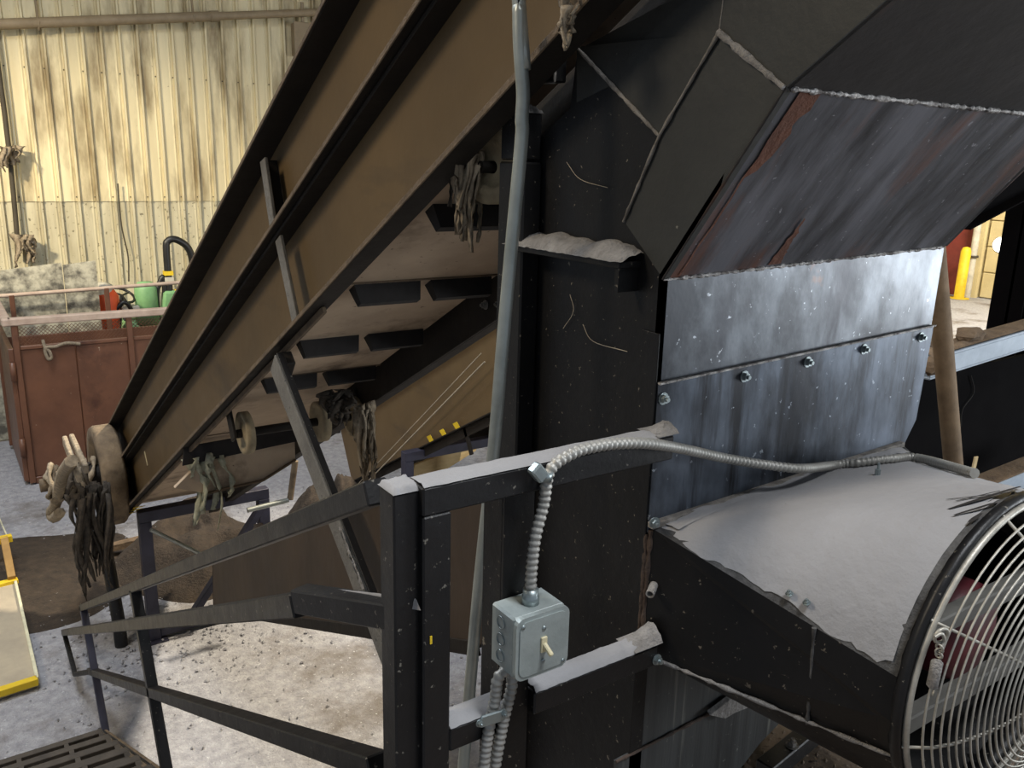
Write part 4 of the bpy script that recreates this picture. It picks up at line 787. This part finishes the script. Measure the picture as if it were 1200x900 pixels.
# stair treads and stringer
sz = lambda y: .15+.524*(5.11-y)
stq = thing('steel_stair', (.12, 5.2, 0), 'dark steel stair with slotted grating treads', 'stair')
for X in (RX-.02, -.42): MB().bar((X, 5.25, sz(5.25)-.09), (X, 1.2, sz(1.2)-.09), .012, .18, (0, 0, 1), .002).build('stringer', 'black_rail', stq); MB().bar((X, 5.25, sz(5.25)), (X, 1.2, sz(1.2)), .05, .010, (0, 0, 1), .002).build('stringer_flange', 'rubber', stq)
tr = MB()
for k in range(4):
    tr.box((-.405, k*.075, -.03), (RX-.04, k*.075+.045, 0), .003)
for x in (-.40, -.16, .08, .32, RX-.05): tr.box((x-.012, .0, -.032), (x+.012, .27, -.001))
nt = 11; t0 = None
for k in range(nt):
    y = 4.72-k*.33; z = sz(y+.14)-.02
    if k == 0: t0 = tr.build('tread', 'tread', stq); t0.location = Vector((0, y, z))-Vector(stq['_o'])+Vector(stq['_o']); t0.location = Vector((0, y, z))
    else: share(t0, 'tread', (0, y, z), stq)
# ------------------------------------------------------------------ operator platform
pf = thing('platform', (1.2, 0, 2.05), 'brown diamond plate platform beneath the fan', 'platform')
deck = MB().box((.60, -1.5, 2.035), (3.2, 1.02, 2.05), .001).build('deck_plate', 'diamond', pf); MB().box((1.66, 1.06, 2.035), (3.2, 2.2, 2.05), .001).build('deck_plate', 'diamond', pf)
loz = MB()
for i in range(62):
    for j in range(40):
        x, y = 1.4+i*.03, .4+j*.028+(.014 if i % 2 else 0); s = 1 if i % 2 else -1; e = Vector((.010, .006*s, 0)); f = Vector((-.003*s, .0045, 0)); c_ = Vector((x, y, 2.05))
        loz.add([c_-e, c_-f, c_+e, c_+f, c_+Vector((0, 0, .002))], [(0, 1, 4), (1, 2, 4), (2, 3, 4), (3, 0, 4)])
loz.build('diamond_tread', 'diamond', deck)['kind'] = 'stuff'
MB().box((.60, 1.02, 1.92), (3.2, 1.06, 2.05), .003).build('edge_angle', 'black_rail', pf)
for x in (.7, 3.1):
    for y in (-1.4, .95): MB().box((x-.04, y-.04, 0), (x+.04, y+.04, 2.03)).build('leg', 'black_rail', pf)
pd = thing('platform_beam', (1.5, 1.05, 2.06), 'black channel at the platform edge behind the fan', 'beam')
A_, B_ = onZ(895, 905, 2.10), onZ(962, 850, 2.10); MB().bar(A_, B_, .05, .05, (0, 0, 1)).build('channel', 'black_rail', pd); hexbolt(A_.lerp(B_, .4)+Vector((0, -.01, .027)), (0, 0, 1), .012, .012).build('bolt', 'weld', pd)
# ================================================================== right hand steelwork
P0, P1 = onY(1096, 300, 2.0), onY(1118, 552, 2.0)
t = thing('brown_pipe_post', P1, 'dirty brown pipe post right of the hopper', 'post'); dr = (P1-P0).normalized()
MB().tube([P0-dr*.5, P1+dr*1.2], .043, 18).build('pipe', 'brown_pole', t); MB().lathe([(.043, 0), (.06, 0), (.06, .02), (.043, .02)], P0-dr*.5, dr, 18).build('flange', 'brown_pole', t)
by = 2.25
bm_ = thing('cross_beam', onY(1140, 405, by), 'pale grey steel beam with dirt on top behind the hopper', 'beam')
a_, b_ = onY(1078, 418, by), onY(1260, 366, by)
MB().bar(a_+Vector((0, .06, -.055)), b_+Vector((0, .06, -.055)), .012, .11, (0, 0, 1)).build('web', 'beam', bm_); MB().bar(a_, b_, .13, .014, (0, 0, 1)).build('top_flange', 'beam', bm_); MB().bar(a_+Vector((0, .0, -.10)), b_+Vector((0, .0, -.10)), .13, .012, (0, 0, 1)).build('bottom_flange', 'beam', bm_)
MB().bar(a_+Vector((0, -.06, -.05)), b_+Vector((0, -.06, -.05)), .01, .09, (0, 0, 1)).build('face_plate', 'beam', bm_)
lump(lambda u, v: a_.lerp(b_, u)+Vector((0, -.06+.13*v, .008+.03*(1-u)*math.sin(PI*v)*(.6+nzv(u*12, v*4))+.006)), 40, 6, 'dirt_layer', 'wood_dirt', bm_)
def rock(c, r, name, m, label, seed, sq=(1, 1, .6)):
    import bmesh
    bm = bmesh.new(); bmesh.ops.create_icosphere(bm, subdivisions=2, radius=1); mb = MB()
    for v in bm.verts: v.co = v.co*(1+.35*nzv(v.co.x*1.6+seed, v.co.y*1.6, v.co.z*1.6))
    bm.verts.index_update(); mb.add([Vector(c)+Vector((v.co.x*r*sq[0], v.co.y*r*sq[1], v.co.z*r*sq[2])) for v in bm.verts], [[v.index for v in f.verts] for f in bm.faces]); bm.free()
    return tag(mb.build(name, m, None, c), label, 'clod')
q = onY(1136, 400, by); rock(q+Vector((0, .0, .035)), .085, 'dirt_clod', 'wood_dirt', 'big brown dirt clod lying on the grey beam', 2, (1.2, .7, .55))
q = onY(1096, 404, by); rock(q+Vector((0, .02, .02)), .06, 'dirt_clod', 'wood_dirt', 'smaller dirt clod on the grey beam beside the pipe post', 5, (1, .8, .8))
q = onY(1096, 428, by-.1); rock(q, .07, 'dirt_clod', 'wood_dirt', 'dirt clod at the left end of the grey beam', 9, (1.2, .6, .7))
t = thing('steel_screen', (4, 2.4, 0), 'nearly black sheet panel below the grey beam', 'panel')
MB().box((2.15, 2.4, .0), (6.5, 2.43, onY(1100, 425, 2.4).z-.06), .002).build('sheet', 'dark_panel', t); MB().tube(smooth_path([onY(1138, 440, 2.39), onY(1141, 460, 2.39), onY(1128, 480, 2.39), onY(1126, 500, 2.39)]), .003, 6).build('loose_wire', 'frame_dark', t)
t = thing('lower_beam', onY(1180, 552, 2.0), 'short pale grey beam with dirt above the fan', 'beam')
a_, b_ = onY(1146, 566, 2.1), onY(1260, 520, 2.1); MB().bar(a_, b_, .12, .012, (0, 0, 1)).build('top_flange', 'wood_dirt', t); MB().bar(a_+Vector((0, -.06, -.05)), b_+Vector((0, -.06, -.05)), .012, .1, (0, 0, 1)).build('web', 'beam', t)
t = MB().bar(onY(1144, 535, 2.0), onY(1138, 562, 2.0), .03, .008, (0, 1, 0), .001).build('beam_tab', 'lumber', None, onY(1140, 560, 2.0)); tag(t, 'small pale upright tab beside the lower beam', 'tab')
cq = onZ(1178, 395, 2.7); cY = 3.2
ca, cb = onY(1176, 240, cY), onY(1155, 388, cY+.25)
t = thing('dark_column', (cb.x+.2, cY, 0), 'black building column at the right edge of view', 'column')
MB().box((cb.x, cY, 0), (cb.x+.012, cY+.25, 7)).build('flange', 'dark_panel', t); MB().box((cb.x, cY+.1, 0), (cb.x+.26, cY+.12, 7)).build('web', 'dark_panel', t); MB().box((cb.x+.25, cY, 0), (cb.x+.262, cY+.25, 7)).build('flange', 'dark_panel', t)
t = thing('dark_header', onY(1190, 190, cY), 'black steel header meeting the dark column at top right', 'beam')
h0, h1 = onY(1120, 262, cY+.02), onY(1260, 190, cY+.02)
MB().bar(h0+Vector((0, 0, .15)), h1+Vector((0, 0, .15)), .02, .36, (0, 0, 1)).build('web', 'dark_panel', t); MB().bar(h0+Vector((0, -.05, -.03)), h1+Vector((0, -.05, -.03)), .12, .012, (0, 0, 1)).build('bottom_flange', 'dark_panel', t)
# ================================================================== yellow edged plate at left
c0, c1 = onZ(44, 797, .06), onZ(18, 682, .06)
t = thing('dock_plate', (c0.x-.8, c0.y+.6, 0), 'pale floor plate with yellow painted edges at far left', 'plate')
Ld = 1.6; ex = Vector((1, .0, 0)); q0 = onZ(0, 811, .06); ex = (c0-q0).normalized()
MB().prism([c0, c1, c1-ex*Ld, c0-ex*Ld], (0, 0, -.05)).build('deck', 'deck_plate', t)
MB().bar(c0-ex*Ld, c0, .06, .05, (0, 0, 1)).build('yellow_edge', 'yellow', t); MB().bar(c1-ex*Ld, c1+ex*.02, .06, .06, (0, 0, 1)).build('yellow_edge', 'yellow', t); MB().bar(c0, c1, .022, .05, (0, 0, 1)).build('pale_edge', 'pale_edge', t)
t = thing('guard_post', onZ(16, 678, .0), 'tan guard post with yellow rail at far left', 'post')
pz = onZ(14, 679, .09); A_ = onX(5, 632, pz.x); MB().bar(pz, A_, .07, .06, EX).build('post', 'tan_post', t); MB().bar(A_-ex*1.2+Vector((0, 0, .0)), A_+ex*.06, .06, .06, (0, 0, 1)).build('rail', 'yellow', t)
A2_ = onX(-4, 600, pz.x); MB().bar(A_+ex*.03, A2_, .012, .012, EX).build('stay', 'pale_edge', t)
# ================================================================== loose litter on the floor
rnd = random.Random(5); fb_ = MB()
for i in range(1500):
    if i % 3: x, y = rnd.uniform(-1.6, 3.2), rnd.uniform(3.6, 9.5)
    else: x, y = rnd.gauss(1.3, .5), rnd.gauss(6.4, .5)
    s = rnd.uniform(.004, .017)*(1.4 if i % 3 == 0 else 1); a = rnd.uniform(0, 2*PI); e = Vector((math.cos(a), math.sin(a), rnd.uniform(-.3, .3)))*s; f = Vector((-math.sin(a), math.cos(a), rnd.uniform(-.3, .3)))*s*rnd.uniform(.3, .9); c_ = Vector((x, y, .004+s*.25))
    fb_.add([c_-e, c_-f, c_+e, c_+f, c_+Vector((0, 0, s*.6)), c_-Vector((0, 0, s*.3))], [(0, 1, 4), (1, 2, 4), (2, 3, 4), (3, 0, 4), (1, 0, 5), (2, 1, 5), (3, 2, 5), (0, 3, 5)])
o = fb_.build('floor_litter', 'concrete'); tag(o, 'pale crumbs of paper and grit strewn over the concrete floor', 'litter', kind='stuff')
t = thing('timber_offcut', (1.35, 6.75, 0), 'pale timber offcut on the dirt below the conveyor tail', 'timber')
MB().bar(onZ(128, 642, .1), onZ(195, 625, .14), .08, .06, (0, 0, 1)).build('plank', 'wood_dirt', t)
# ================================================================== lamp housings for the ceiling lights
def hood(loc, label, r=.35):
    t = thing('high_bay_lamp', loc, label, 'lamp'); MB().lathe([(.05, .45), (.12, .42), (r*.6, .25), (r, .06), (r+.02, .05)], loc, (0, 0, 1), 28).build('reflector', 'galv', t); MB().tube([Vector(loc)+Vector((0, 0, .4)), (loc[0], loc[1], 9.0)], .02, 8).build('hanger', 'dark_pipe', t)
hood((-3.2, 8.6, 6.65), 'round reflector lamp hung from the ceiling over the stair aisle'); hood((5.4, 5.6, 7.45), 'round reflector lamp hung from the ceiling over the second conveyor')
for o in bpy.data.objects:
    if '_o' in o: del o['_o']
